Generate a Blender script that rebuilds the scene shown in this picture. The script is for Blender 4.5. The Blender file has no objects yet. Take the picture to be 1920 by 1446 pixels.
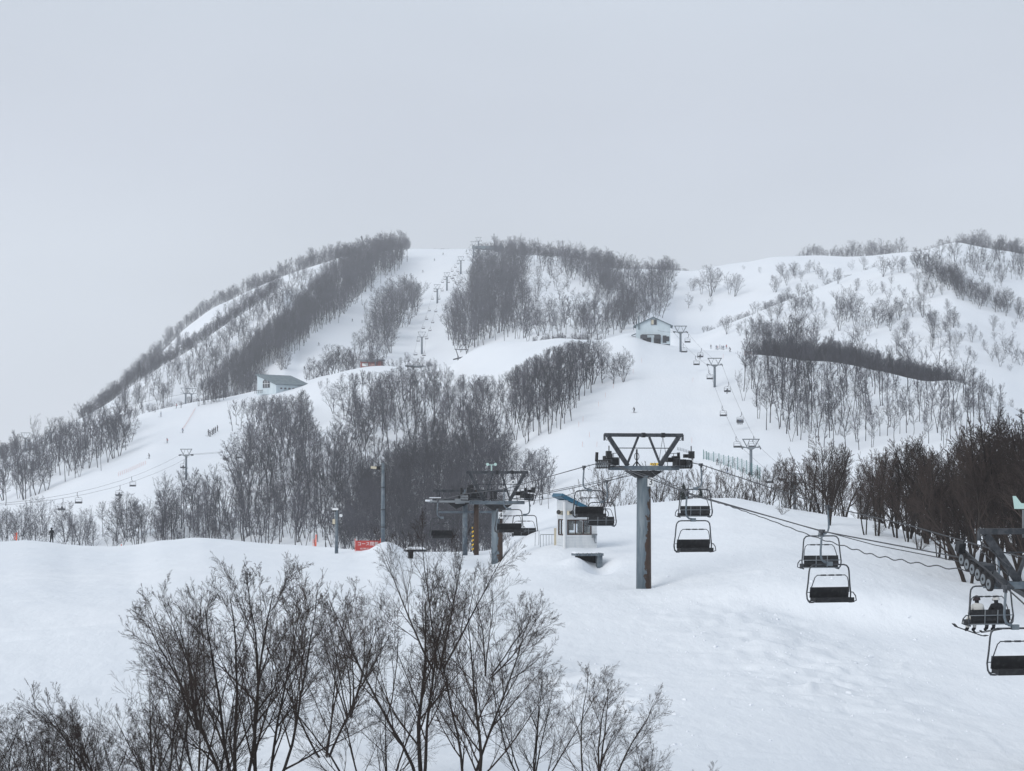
import bpy, math, random
import numpy as np
from mathutils import Vector, Matrix

# ---------------------------------------------------------------- camera, world, sun, exposure
C = bpy.context.scene.collection
S = bpy.context.scene
F, CX, HY = 4000.0, 960.0, 900.0          # focal length and horizon of the view, in pixels of a 1920 wide frame
cam_d = bpy.data.cameras.new('camera'); cam = bpy.data.objects.new('camera', cam_d); C.objects.link(cam)
cam_d.sensor_width = 36.0; cam_d.lens = 36.0 * F / 1920.0
cam_d.shift_y = (HY - 723.0) / 1920.0
cam_d.clip_start = 0.5; cam_d.clip_end = 9000
cam.rotation_euler = (math.radians(90), 0, 0)
S.camera = cam
S.view_settings.view_transform = 'Standard'; S.view_settings.look = 'None'
S.view_settings.exposure = 0.06; S.view_settings.gamma = 1.0
S.view_settings.use_curve_mapping = False
S.cycles.volume_bounces = 3; S.cycles.max_bounces = 8; S.cycles.diffuse_bounces = 3
SUN_EL = math.radians(29)
w = bpy.data.worlds.new('World'); S.world = w; w.use_nodes = True
nt = w.node_tree; nt.nodes.clear()
def N(t, nt_=None, **k):
    n = (nt_ or nt).nodes.new(t)
    for a, b in k.items(): setattr(n, a, b)
    return n
L = nt.links.new
out = N('ShaderNodeOutputWorld'); bg = N('ShaderNodeBackground'); L(bg.outputs[0], out.inputs[0])
sky = N('ShaderNodeTexSky', sky_type='NISHITA', sun_disc=False, sun_elevation=SUN_EL, sun_rotation=math.radians(228))
bgs = N('ShaderNodeBackground'); bgs.inputs[1].default_value = 0.05; L(sky.outputs[0], bgs.inputs[0])
# overcast layer: even grey-blue cloud, a little brighter towards the zenith (as overcast skies are) and at the horizon
tc = N('ShaderNodeTexCoord'); sep = N('ShaderNodeSeparateXYZ'); L(tc.outputs['Generated'], sep.inputs[0])
ramp = N('ShaderNodeValToRGB'); L(sep.outputs[2], ramp.inputs[0])
cr = ramp.color_ramp; cr.interpolation = 'EASE'
cr.elements[0].position = 0.0; cr.elements[0].color = (0.645, 0.689, 0.750, 1)
cr.elements[1].position = 1.0; cr.elements[1].color = (0.645, 0.707, 0.774, 1)
for p, c in ((.10, (0.632, 0.679, 0.740, 1)), (.16, (0.587, 0.629, 0.702, 1)), (.24, (0.587, 0.645, 0.721, 1)), (.45, (0.617, 0.679, 0.750, 1))):
    e = cr.elements.new(p); e.color = c
nz = N('ShaderNodeTexNoise'); nz.inputs['Scale'].default_value = 2.6; nz.inputs['Detail'].default_value = 3; nz.inputs['Roughness'].default_value = .45
mp = N('ShaderNodeMapping'); mp.inputs['Scale'].default_value = (1, 1, 2.6); L(tc.outputs['Generated'], mp.inputs[0]); L(mp.outputs[0], nz.inputs['Vector'])
mr = N('ShaderNodeMapRange'); mr.inputs[1].default_value = .3; mr.inputs[2].default_value = .7; mr.inputs[3].default_value = .89; mr.inputs[4].default_value = 1.08
L(nz.outputs[0], mr.inputs[0])
mul = N('ShaderNodeVectorMath', operation='SCALE'); L(ramp.outputs[0], mul.inputs[0]); L(mr.outputs[0], mul.inputs['Scale'])
bgc = N('ShaderNodeBackground'); bgc.inputs[1].default_value = 1.0; L(mul.outputs[0], bg.inputs[0]); L(mul.outputs[0], bgc.inputs[0])
mix = N('ShaderNodeMixShader'); mix.inputs[0].default_value = .93
L(bgs.outputs[0], mix.inputs[1]); L(bgc.outputs[0], mix.inputs[2]); L(mix.outputs[0], out.inputs[0])
nt.nodes.remove(bg)
sd = bpy.data.lights.new('sun', 'SUN'); so = bpy.data.objects.new('sun', sd); C.objects.link(so)
sd.energy = 1.9; sd.angle = math.radians(45); sd.color = (1.0, .96, .90)
# sun high behind the viewer's left shoulder, veiled by cloud
so.rotation_euler = (math.radians(61), 0, math.radians(-48))

# ---------------------------------------------------------------- helpers
def principled(name, color, rough=.7, metal=0.0, spec=.3, fn=None):
    m = bpy.data.materials.new(name); m.use_nodes = True
    b = m.node_tree.nodes['Principled BSDF']
    b.inputs['Base Color'].default_value = (*color, 1); b.inputs['Roughness'].default_value = rough
    b.inputs['Metallic'].default_value = metal; b.inputs['Specular IOR Level'].default_value = spec
    if fn: fn(m.node_tree, b)
    return m
def noise_mix(c1, c2, scale=4.0, lo=.4, hi=.6, detail=4, coord='Object', stretch=(1, 1, 1), bump=0.0, vary=None):
    def f(t, b):
        n = lambda x, **k: N(x, t, **k)
        tc = n('ShaderNodeTexCoord'); mp = n('ShaderNodeMapping'); mp.inputs['Scale'].default_value = stretch
        t.links.new(tc.outputs[coord], mp.inputs[0])
        nz = n('ShaderNodeTexNoise'); nz.inputs['Scale'].default_value = scale; nz.inputs['Detail'].default_value = detail
        t.links.new(mp.outputs[0], nz.inputs['Vector'])
        r = n('ShaderNodeValToRGB'); r.color_ramp.elements[0].position = lo; r.color_ramp.elements[1].position = hi
        r.color_ramp.elements[0].color = (*c1, 1); r.color_ramp.elements[1].color = (*c2, 1)
        t.links.new(nz.outputs[0], r.inputs[0])
        if vary:      # every tree its own bark, lighter or darker
            oi = n('ShaderNodeObjectInfo'); mr_ = n('ShaderNodeMapRange'); mr_.inputs[3].default_value = vary[0]; mr_.inputs[4].default_value = vary[1]
            t.links.new(oi.outputs['Random'], mr_.inputs[0]); vm = n('ShaderNodeVectorMath', operation='SCALE'); t.links.new(r.outputs[0], vm.inputs[0]); t.links.new(mr_.outputs[0], vm.inputs['Scale']); t.links.new(vm.outputs[0], b.inputs['Base Color'])
        else: t.links.new(r.outputs[0], b.inputs['Base Color'])
        if bump:
            bp = n('ShaderNodeBump'); bp.inputs['Strength'].default_value = bump; bp.inputs['Distance'].default_value = .02
            t.links.new(nz.outputs[0], bp.inputs['Height']); t.links.new(bp.outputs[0], b.inputs['Normal'])
    return f

class MB:
    """collects shapes, builds them as one mesh"""
    def __init__(s): s.v = []; s.f = []; s.mi = []; s.cur = 0
    def _add(s, vs, fs):
        o = len(s.v); s.v += [tuple(v) for v in vs]; s.f += [tuple(i + o for i in f) for f in fs]; s.mi += [s.cur] * len(fs)
    def box(s, c, size, rot=None, taper=1.0):
        x, y, z = size[0] / 2, size[1] / 2, size[2] / 2
        vs = [Vector((sx * x * (taper if sz > 0 else 1), sy * y * (taper if sz > 0 else 1), sz * z)) for sz in (-1, 1) for sy in (-1, 1) for sx in (-1, 1)]
        if rot: vs = [rot @ v for v in vs]
        c = Vector(c)
        s._add([v + c for v in vs], [(0, 2, 3, 1), (4, 5, 7, 6), (0, 1, 5, 4), (2, 6, 7, 3), (0, 4, 6, 2), (1, 3, 7, 5)])
        return s
    def bar(s, a, b, w, h=None, up=(0, 0, 1)):
        a, b = Vector(a), Vector(b); d = b - a; l = d.length; d.normalize(); h = h or w
        u = Vector(up)
        if abs(d.dot(u)) > .99: u = Vector((0, 1, 0))
        sx = d.cross(u).normalized(); sz = sx.cross(d).normalized()
        R = Matrix((sx, d, sz)).transposed()
        return s.box((a + b) / 2, (w, l, h), R)
    def tube(s, pts, r, n=6, caps=True):
        pts = [Vector(p) for p in pts]; m = len(pts)
        rs = r if isinstance(r, (list, tuple)) else [r] * m
        vs = []; prev = None
        for i, p in enumerate(pts):
            d = (pts[min(i + 1, m - 1)] - pts[max(i - 1, 0)]).normalized()
            if prev is None:
                u = Vector((0, 0, 1)) if abs(d.z) < .9 else Vector((1, 0, 0))
                a = d.cross(u).normalized()
            else:
                a = (prev - d * prev.dot(d)).normalized()
            prev = a; b = d.cross(a)
            vs += [p + (a * math.cos(2 * math.pi * k / n) + b * math.sin(2 * math.pi * k / n)) * rs[i] for k in range(n)]
        fs = [(i * n + k, i * n + (k + 1) % n, (i + 1) * n + (k + 1) % n, (i + 1) * n + k) for i in range(m - 1) for k in range(n)]
        if caps: fs += [tuple(range(n - 1, -1, -1)), tuple((m - 1) * n + k for k in range(n))]
        s._add(vs, fs); return s
    def disc(s, c, axis, r, t, n=16):
        c = Vector(c); a = Vector(axis).normalized() * t / 2
        return s.tube([c - a, c + a], r, n)
    def prism(s, poly, y0, y1):      # polygon in x,z extruded along y
        n = len(poly)
        vs = [(x, y0, z) for x, z in poly] + [(x, y1, z) for x, z in poly]
        fs = [tuple(range(n)), tuple(range(2 * n - 1, n - 1, -1))] + [(i, i + n, (i + 1) % n + n, (i + 1) % n) for i in range(n)]
        s._add(vs, fs); return s
    def mesh(s, name, mats, smooth=False):
        me = bpy.data.meshes.new(name); me.from_pydata(s.v, [], s.f); me.update()
        for m in (mats if isinstance(mats, (list, tuple)) else [mats]): me.materials.append(m)
        if any(s.mi): me.polygons.foreach_set('material_index', s.mi)
        if smooth: me.polygons.foreach_set('use_smooth', [True] * len(me.polygons))
        return me
    def build(s, name, mats, parent=None, smooth=False):
        return link(name, s.mesh(name, mats, smooth), parent)
def link(name, me, parent=None):
    o = bpy.data.objects.new(name, me); C.objects.link(o)
    if parent is not None: o.parent = parent
    return o
def tag(o, label=None, cat=None, group=None, kind=None):
    for k, v in (('label', label), ('category', cat), ('group', group), ('kind', kind)):
        if v: o[k] = v
    return o
def thing(name, label, cat, loc=(0, 0, 0), rz=0.0, group=None, sc=1.0):
    o = bpy.data.objects.new(name, None); C.objects.link(o)
    o.location = loc; o.rotation_euler = (0, 0, rz); o.scale = (sc, sc, sc); o.empty_display_size = .3
    return tag(o, label, cat, group)
def copy_tree(o, parent=None):
    c = o.copy(); C.objects.link(c)
    if parent is not None: c.parent = parent
    for ch in list(o.children): copy_tree(ch, c)
    return c
def P(px, py, d):
    return Vector(((px - CX) / F * d, d, (HY - py) / F * d))

# ---------------------------------------------------------------- materials
def snow_nodes(t, b):
    n = lambda x, **k: N(x, t, **k)
    g = n('ShaderNodeNewGeometry')
    def nz(scale, detail, rough=.55, st=(1, 1, 1)):
        mp = n('ShaderNodeMapping'); mp.inputs['Scale'].default_value = st
        t.links.new(g.outputs['Position'], mp.inputs[0])
        x = n('ShaderNodeTexNoise'); x.inputs['Scale'].default_value = scale; x.inputs['Detail'].default_value = detail; x.inputs['Roughness'].default_value = rough
        t.links.new(mp.outputs[0], x.inputs['Vector']); return x
    a = nz(.035, 5); r = n('ShaderNodeValToRGB')
    r.color_ramp.elements[0].position = .35; r.color_ramp.elements[1].position = .65
    r.color_ramp.elements[0].color = (.735, .776, .835, 1); r.color_ramp.elements[1].color = (.765, .80, .853, 1)
    t.links.new(a.outputs[0], r.inputs[0]); t.links.new(r.outputs[0], b.inputs['Base Color'])
    f1 = nz(1.6, 9, .62, (1, .45, 1)); f2 = nz(.16, 5, .6, (1, .35, 1))
    m1 = n('ShaderNodeMath', operation='MULTIPLY'); m1.inputs[1].default_value = .26; t.links.new(f1.outputs[0], m1.inputs[0])
    m2 = n('ShaderNodeMath', operation='MULTIPLY_ADD'); m2.inputs[1].default_value = .9; t.links.new(f2.outputs[0], m2.inputs[0]); t.links.new(m1.outputs[0], m2.inputs[2])
    bp = n('ShaderNodeBump'); bp.inputs['Strength'].default_value = .55; bp.inputs['Distance'].default_value = .6
    t.links.new(m2.outputs[0], bp.inputs['Height']); t.links.new(bp.outputs[0], b.inputs['Normal'])
M = {}
M['snow'] = principled('snow', (.8, .82, .85), .75, spec=.2, fn=snow_nodes)
M['bark_near'] = principled('bark_near', (.03, .026, .024), .9, spec=.1, fn=noise_mix((.022, .018, .017), (.055, .048, .044), 2.0, .4, .65))
M['bark_brown'] = principled('bark_brown', (.035, .022, .018), .9, spec=.1, fn=noise_mix((.028, .022, .0205), (.068, .053, .048), .8, .35, .65, vary=(.55, 1.5)))
M['twig_brown'] = principled('twig_brown', (.05, .036, .03), .9, spec=.1, fn=noise_mix((.018, .0135, .012), (.050, .037, .032), 1.2, .35, .65, vary=(.75, 1.35)))
M['bark_grey'] = principled('bark_grey', (.05, .05, .055), .9, spec=.1, fn=noise_mix((.026, .025, .030), (.060, .058, .066), 3.0, .35, .65, vary=(.7, 1.4)))
M['twig_grey'] = principled('twig_grey', (.08, .08, .09), .9, spec=.1, fn=noise_mix((.028, .028, .036), (.072, .072, .088), 3.0, .35, .65, vary=(.5, 1.6)))
M['steel'] = principled('steel', (.12, .15, .18), .5, .2, fn=noise_mix((.10, .13, .16), (.16, .19, .215), 3.0))
M['dark_steel'] = principled('dark_steel', (.045, .05, .058), .5, .3, fn=noise_mix((.035, .04, .048), (.07, .075, .085), 5.0))
M['black'] = principled('black', (.012, .013, .016), .55, fn=noise_mix((.010, .011, .013), (.030, .031, .034), 7.0, .45, .72))
M['rubber'] = principled('rubber', (.02, .02, .022), .8)
M['cable'] = principled('cable', (.06, .063, .07), .6, .3)
M['grey_paint'] = principled('grey_paint', (.16, .18, .20), .5, .1)
M['white'] = principled('white', (.72, .74, .76), .6)
M['red'] = principled('red', (.42, .065, .06), .7)
M['orange'] = principled('orange', (.75, .13, .07), .7)
M['yellow'] = principled('yellow', (.70, .45, .04), .6)
M['green_net'] = principled('green_net', (.03, .15, .15), .7)
M['skin'] = principled('skin', (.45, .28, .2), .6)
# ---------------------------------------------------------------- terrain: one height field reaching from the near snowfield to the skyline
PX = np.arange(-700, 2630, 6.0)
def T(*pairs):
    a = np.array(pairs, float); y = np.interp(PX, a[:, 0], a[:, 1])
    k = np.exp(-0.5 * (np.arange(-5, 6) / 1.5) ** 2); k /= k.sum()
    return np.convolve(np.pad(y, 5, mode='edge'), k, mode='valid')
def CC(v): return np.full(len(PX), float(v))
by = T((-700,1000),(0,1012),(50,1010),(90,1013),(130,1020),(200,1025),(255,1022),(300,1013),(380,1008),(430,1012),(500,1017),(640,1022),(670,1026),(700,1024),(715,1017),(735,1019),(760,1028),(800,1030),(900,1029),(935,1024),(948,1003),(985,980),(1040,962),(1130,951),(1250,948),(1370,948),(1440,957),(1500,966),(1600,976),(1650,983),(1700,1000),(1750,1015),(1800,1028),(1920,1045),(2600,1080))
bd = T((-700,230),(0,240),(600,200),(700,178),(900,172),(985,178),(1130,180),(1250,176),(1400,172),(1600,155),(1750,140),(1920,128),(2600,120))
cy = T((-700,930),(-100,885),(0,862),(50,847),(100,829),(140,816),(180,801),(240,786),(300,770),(360,758),(420,750),(480,738),(530,730),(575,722),(600,711),(640,700),(700,693),(760,690),(830,689),(858,684),(875,668),(900,655),(930,646),(960,642),(1000,640),(1080,640),(1130,640),(1160,632),(1190,628),(1215,640),(1270,650),(1310,656),(1380,658),(1420,662),(1500,671),(1560,674),(1610,681),(1650,691),(1700,706),(1740,715),(1780,712),(1820,722),(1850,738),(1880,755),(1920,780),(2100,850),(2600,900))
cd = T((-700,1000),(0,1000),(450,1000),(560,960),(700,900),(830,860),(880,800),(960,770),(1130,740),(1300,715),(1450,680),(1700,620),(1900,590),(2600,560))
c0d = T((-700,560),(0,540),(400,520),(640,480),(900,410),(1000,380),(1100,400),(1300,440),(1500,420),(1900,370),(2600,370))
c0y = T((-700,1075),(600,1070),(950,1065),(1100,1000),(1200,985),(1400,990),(1550,1040),(1900,1075),(2600,1090))
# half-way bulge of the slope below crest C
cmd = c0d * .5 + cd * .5
cmy = T((-700,985),(-100,975),(0,962),(145,905),(290,858),(420,850),(600,840),(800,845),(920,856),(1000,828),(1060,806),(1150,790),(1300,785),(1450,800),(1600,830),(1900,860),(2600,960))
# ridge D (left) and F (right); in between just the mountainside
dy = T((-700,900),(0,850),(100,815),(155,786),(200,762),(260,717),(300,692),(340,667),(400,624),(450,588),(500,556),(530,540),(560,548),(620,560),(780,580),(900,570),(1000,560),(1100,575),(1200,600),(1280,632),(1310,631),(1400,596),(1500,561),(1600,526),(1680,501),(1740,481),(1790,468),(1840,476),(1920,486),(2600,500))
dd = T((-700,1200),(0,1200),(155,1230),(300,1270),(520,1380),(620,1400),(780,1450),(950,1380),(1100,1250),(1250,1120),(1310,1080),(1500,1060),(1740,1100),(1920,1150),(2600,1200))
ey = T((-700,980),(0,885),(100,838),(150,800),(180,782),(205,752),(250,708),(310,655),(345,618),(400,574),(430,566),(500,537),(560,514),(640,488),(700,478),(765,471),(800,471),(870,472),(900,474),(940,480),(1000,486),(1080,494),(1150,512),(1200,516),(1260,514),(1300,513),(1340,501),(1400,492),(1450,487),(1485,489),(1540,489),(1600,491),(1660,487),(1700,484),(1740,480),(1790,474),(1830,477),(1920,485),(2600,520))
ed = T((-700,1500),(0,1450),(160,1450),(400,1600),(640,1720),(770,1760),(940,1760),(1100,1650),(1250,1560),(1400,1560),(1700,1480),(1920,1480),(2600,1500))
isD = np.interp(PX, [-700, 480, 560, 1200, 1340, 1720, 1800, 2600], [1, 1, 0, 0, 1, 1, .4, .4])    # 1 where ridge 2 hides ground behind it
g3y = T((-700,1150),(0,1140),(900,1112),(1207,1103),(1450,1085),(1700,1088),(1920,1098),(2600,1100))
g2y = T((-700,1310),(0,1300),(1000,1290),(1400,1290),(1750,1300),(1920,1318),(2600,1340))
g1y = T((-700,1500),(900,1485),(1300,1480),(1900,1530),(2600,1560))
zz = lambda y, d: (HY - y) / F * d
curves = [
    (CC(8), CC(-7.0)), (CC(30), zz(1950, 30) + CC(0)), (CC(60), zz(g1y, 60)), (CC(85), zz(g2y, 85)), (CC(118), zz(g3y, 118)),
    (bd, zz(by, bd)), (bd + 22, zz(by, bd) - 3.6), (bd + 70, zz(by, bd) - 13),
    (c0d, zz(c0y, c0d)), (cmd, zz(cmy, cmd)), (cd, zz(cy, cd)), (cd + 60, zz(cy, cd) - 9),
    (dd, zz(dy, dd)), (dd + 70, isD * (zz(dy, dd) - 14) + (1 - isD) * zz(dy * .78 + ey * .22, dd + 70)),
    (ed, zz(ey, ed)), (ed + 160, zz(ey, ed) - 30), (CC(3000), CC(-60))]
cdx = np.array([c[0] for c in curves]); cz = np.array([c[1] for c in curves])      # (K, cols)
cdx = np.maximum.accumulate(cdx + np.arange(len(curves))[:, None] * .01, axis=0)
DR = np.concatenate([np.geomspace(8, 60, 40, endpoint=False), np.geomspace(60, 260, 430, endpoint=False), np.geomspace(260, 2000, 330, endpoint=False), np.geomspace(2000, 3000, 10)])
def pchip(x, y, q):
    h = np.diff(x, axis=0); s = np.diff(y, axis=0) / np.maximum(h, 1e-6)
    m = np.zeros_like(y)
    w1 = 2 * h[1:] + h[:-1]; w2 = h[1:] + 2 * h[:-1]
    ok = s[:-1] * s[1:] > 0
    with np.errstate(divide='ignore', invalid='ignore'):
        m[1:-1] = np.where(ok, (w1 + w2) / (w1 / s[:-1] + w2 / s[1:]), 0)
    m[0] = s[0]; m[-1] = s[-1]
    o = np.zeros((len(q), x.shape[1]))
    for j in range(x.shape[1]):
        i = np.clip(np.searchsorted(x[:, j], q) - 1, 0, len(x) - 2)
        hh = h[i, j]; t = np.clip((q - x[i, j]) / hh, 0, 1)
        o[:, j] = (2*t**3 - 3*t**2 + 1) * y[i, j] + (t**3 - 2*t**2 + t) * hh * m[i, j] + (-2*t**3 + 3*t**2) * y[i+1, j] + (t**3 - t**2) * hh * m[i+1, j]
    return o
Z = pchip(cdx, cz, DR)
XX = (PX[None, :] - CX) / F * DR[:, None]; YY = np.repeat(DR[:, None], len(PX), 1)
rngN = np.random.default_rng(7)
def vnoise(x, y, scale, seed):
    r = np.random.default_rng(seed); n = 256; g = r.random((n, n)) * 2 - 1
    u = x / scale + 1000.3; v = y / scale + 1000.7
    i = np.floor(u).astype(int); j = np.floor(v).astype(int); a = u - i; b = v - j
    a = a * a * (3 - 2 * a); b = b * b * (3 - 2 * b)
    G = lambda p, q: g[p % n, q % n]
    return (G(i, j) * (1 - a) + G(i + 1, j) * a) * (1 - b) + (G(i, j + 1) * (1 - a) + G(i + 1, j + 1) * a) * b
near = np.clip((YY - 60) / 200, .25, 1)
Z += vnoise(XX, YY, 9, 1) * .10 * near + vnoise(XX, YY, 2.7, 2) * .05 + vnoise(XX + YY * .2, YY * .3, 1.1, 12) * .03 + vnoise(XX, YY, 60, 3) * np.clip(YY / 1000, 0, 1) * 2.0 + vnoise(XX, YY, 24, 4) * np.clip(YY / 1000, 0, 1) * .9
# trampled and ploughed snow bank on the near right, lumps where the groomer stopped, the mound the operator's hut stands on
rough = np.exp(-((XX - 13.0 - (90 - YY) * .10) / 4.5) ** 2) * np.exp(-((YY - 96) / 17) ** 2)
Z += rough * (vnoise(XX, YY, 2.6, 15) * .13 + vnoise(XX, YY, 1.3, 5) * .13 + vnoise(XX, YY, .6, 6) * .14 + .3)
rough2 = np.exp(-((XX - 3.2) / 2.2) ** 2) * np.exp(-((YY - 82) / 12) ** 2)
Z += rough2 * (vnoise(XX, YY, 1.1, 8) * .22 + vnoise(XX, YY, .5, 9) * .12)
# broken crust in the churned parts, old ski tracks fanning over the left field, wind ribs
ridge = lambda sc_, sd_: 1 - np.abs(vnoise(XX, YY, sc_, sd_)) * 2
Z += (rough + .6 * rough2) * np.clip(ridge(1.9, 21) - .55, 0, 1) * .8 * np.clip(vnoise(XX, YY, 5, 22) + .4, 0, 1)
left = np.clip((6 - XX) / 8, 0, 1) * np.clip((235 - YY) / 60, 0, 1)
band_ = YY - 150 - XX * 1.5 - .02 * XX * XX
for c_ in (-62, -44, -40.5, -21, -17, 2, 5.4, 26, 31): Z -= left * .15 * np.exp(-((band_ - c_ - vnoise(XX, YY, 14, 35) * 3) / .55) ** 2)
band2 = YY - 92 - (XX - 12) * .35
rightm = np.clip((XX - 4) / 5, 0, 1) * np.clip((118 - YY) / 12, 0, 1)
for c_ in (-22, -20.4, -11, -9.6, 1.5, 12, 13.3): Z -= rightm * .10 * np.exp(-((band2 - c_ - vnoise(XX, YY, 9, 36) * 2) / .45) ** 2) * np.clip(vnoise(XX, YY, 6, 37) + .5, 0, 1)
def bump(px, d, sx, sd, h):
    x0 = (px - CX) / F * d
    return h * np.exp(-((XX - x0) / sx) ** 2 - ((YY - d) / sd) ** 2)
Z += bump(1052, 139, 2.6, 5, .38) + bump(1010, 150, 2.5, 6, .45) - bump(1207, 118.5, 2.0, 2.5, .24) + bump(1192, 117, .7, .5, .12) - bump(932, 150, 1.7, 6, .62) + bump(724, 171, 1.5, 4, .55)
Z += bump(1078, 131.3, .95, 1.3, .42) - bump(1126, 130, .75, 3.0, 1.15)
# ploughed edge running across the right side, where the upper terrace breaks down towards the viewer
x_ = XX - 16.5; Z += .75 * np.tanh((YY - (108 - x_ * .55)) / 1.6) * np.exp(-((XX - 17) / 7.0) ** 2)
def zrow(d): return np.clip(np.interp(d, DR, np.arange(len(DR))), 0, len(DR) - 1.001)
def ground(x, y):
    r = zrow(y); c = np.clip((x / y * F + CX - PX[0]) / 6.0, 0, len(PX) - 1.001)
    i = int(r); j = int(c); a = r - i; b = c - j
    return float((Z[i, j] * (1 - b) + Z[i, j + 1] * b) * (1 - a) + (Z[i + 1, j] * (1 - b) + Z[i + 1, j + 1] * b) * a)
YP = HY - Z / DR[:, None] * F
def locate(px, py, dmin=28.0):
    """the visible ground point that the view ray through (px, py) meets first"""
    j = min(max((px - PX[0]) / 6.0, 0), len(PX) - 1.001); b = j - int(j); j = int(j)
    col = YP[:, j] * (1 - b) + YP[:, j + 1] * b
    i0 = int(np.searchsorted(DR, dmin)); k = np.nonzero(col[i0:] <= py)[0]
    if len(k) == 0: return None
    i = i0 + int(k[0])
    if i == i0: d = DR[i]
    else:
        y0, y1 = col[i - 1], col[i]; d = DR[i - 1] + (DR[i] - DR[i - 1]) * (y0 - py) / max(y0 - y1, 1e-6)
    x = (px - CX) / F * d
    return Vector((x, d, ground(x, d)))
def at(px, d):
    x = (px - CX) / F * d; return Vector((x, d, ground(x, d)))
def grid_mesh(name, r0, r1):
    X = XX[r0:r1]; Y = YY[r0:r1]; z = Z[r0:r1]; nr, nc = X.shape
    me = bpy.data.meshes.new(name); V = np.stack([X, Y, z], -1).reshape(-1, 3)
    q = (np.arange(nr - 1)[:, None] * nc + np.arange(nc - 1)[None, :]).ravel()
    Fc = np.stack([q, q + 1, q + nc + 1, q + nc], 1)
    me.vertices.add(len(V)); me.vertices.foreach_set('co', V.ravel())
    me.loops.add(Fc.size); me.loops.foreach_set('vertex_index', Fc.ravel())
    me.polygons.add(len(Fc)); me.polygons.foreach_set('loop_start', np.arange(len(Fc)) * 4); me.polygons.foreach_set('loop_total', np.full(len(Fc), 4))
    me.update(calc_edges=True); me.polygons.foreach_set('use_smooth', np.ones(len(Fc), bool)); me.materials.append(M['snow'])
    return tag(link(name, me), kind='structure')
rA = int(np.searchsorted(DR, 262)); rB = int(np.searchsorted(DR, 1040))
grid_mesh('snowfield', 0, rA + 1); grid_mesh('ski_slope', rA, rB + 1); grid_mesh('mountain', rB, len(DR))

# clods of broken snow lying where the groomer and skiers churned the slope
rc = random.Random(9); mc = MB()
while len(mc.v) < 520 * 8:
    if rc.random() < .68: x, y = rc.gauss(13.0, 4.2), rc.gauss(97, 12)
    elif rc.random() < .6: x, y = rc.gauss(3.4, 1.6), rc.gauss(80, 9)
    else: x, y = rc.uniform(-6, 22), rc.uniform(72, 128)
    if not 62 < y < 140: continue
    s_ = rc.uniform(.025, .06) * (2.0 if rc.random() < .08 else 1); z = ground(x, y)
    mc.box((x, y, z + s_ * .15), (s_ * rc.uniform(1.2, 2.6), s_ * rc.uniform(1, 1.8), s_ * rc.uniform(.8, 1.3)), Matrix.Rotation(rc.uniform(0, 3), 3, 'Z') @ Matrix.Rotation(rc.uniform(-.6, .6), 3, 'X'), taper=.6)
tag(mc.build('snow_clods', M['snow']), 'small broken clods scattered over the churned near snow', 'snow clods', kind='stuff')
# ---------------------------------------------------------------- bare beeches: tapered limbs and twigs as real geometry
def branches(rng, height, stems, splay, kids, ratio, angle, trunk_r, clear=.25, wig=.09, trop=.10, shape=1.0, min_r=.006, start=.2, env=None):
    """polylines (points, radii, level): ascending stems that fork again and again"""
    out = []
    def grow(p, d, ln, r, lvl):
        ns = (9, 6, 4, 3, 2)[min(lvl, 4)]; pts = [p.copy()]; rs = [r]; st = ln / ns; dirs = [d.copy()]
        for i in range(ns):
            d = d + Vector((rng.gauss(0, wig), rng.gauss(0, wig), rng.gauss(0, wig) * .5 + trop)); d.normalize()
            p = p + d * st; pts.append(p.copy()); dirs.append(d.copy())
            t = (i + 1) / ns; rs.append(max(min_r, r * (1 - .82 * t)))
        out.append((pts, rs, lvl))
        if lvl >= len(kids): return
        n = kids[lvl]; s0 = clear if lvl == 0 else start
        for k in range(n):
            t = s0 + (1 - s0) * (k + rng.random()) / n
            if t > .97: t = .97
            f = t * ns; i = min(int(f), ns - 1); a = f - i
            q = pts[i].lerp(pts[i + 1], a); dd = dirs[i + 1]
            ang = math.radians(rng.uniform(angle[0], angle[1])); az = rng.uniform(0, 2 * math.pi)
            u = dd.orthogonal().normalized(); v = dd.cross(u)
            nd = dd * math.cos(ang) + (u * math.cos(az) + v * math.sin(az)) * math.sin(ang)
            nl = ln * ratio[lvl] * (1 - .62 * t ** shape) * rng.uniform(.7, 1.25)
            if env:
                W, zc, hzz = env; lim = rng.uniform(.86, 1.10)
                for _ in range(8):
                    e = q + nd * nl; zr = (e.z / height - zc) / hzz; rr = math.hypot(e.x, e.y) / height / W
                    if rr * rr + zr * zr < lim: break
                    nl *= .84
            nr = (rs[i] * (1 - a) + rs[i + 1] * a) * rng.uniform(.42, .68)
            grow(q, nd.normalized(), nl, max(nr, min_r), lvl + 1)
    a0 = rng.uniform(0, 6.28)
    for s in range(stems):
        az = a0 + 6.283 * s / stems + rng.uniform(-.5, .5); tl = math.radians(rng.uniform(splay * .35, splay)) if stems > 1 else math.radians(rng.uniform(0, splay * .3))
        d = Vector((math.sin(tl) * math.cos(az), math.sin(tl) * math.sin(az), math.cos(tl)))
        base = Vector((math.cos(az), math.sin(az), 0)) * trunk_r * (1.2 if stems > 1 else 0); base.z = -height * .04
        sl = height * rng.uniform(.82, 1.0)
        if env:
            while (d.x * sl / height / env[0]) ** 2 + (d.y * sl / height / env[0]) ** 2 + ((d.z * sl / height - env[1]) / env[2]) ** 2 > 1.08 and sl > .5 * height: sl *= .95
        grow(base, d, sl, trunk_r * rng.uniform(.75, 1.1), 0)
    return out
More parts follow.
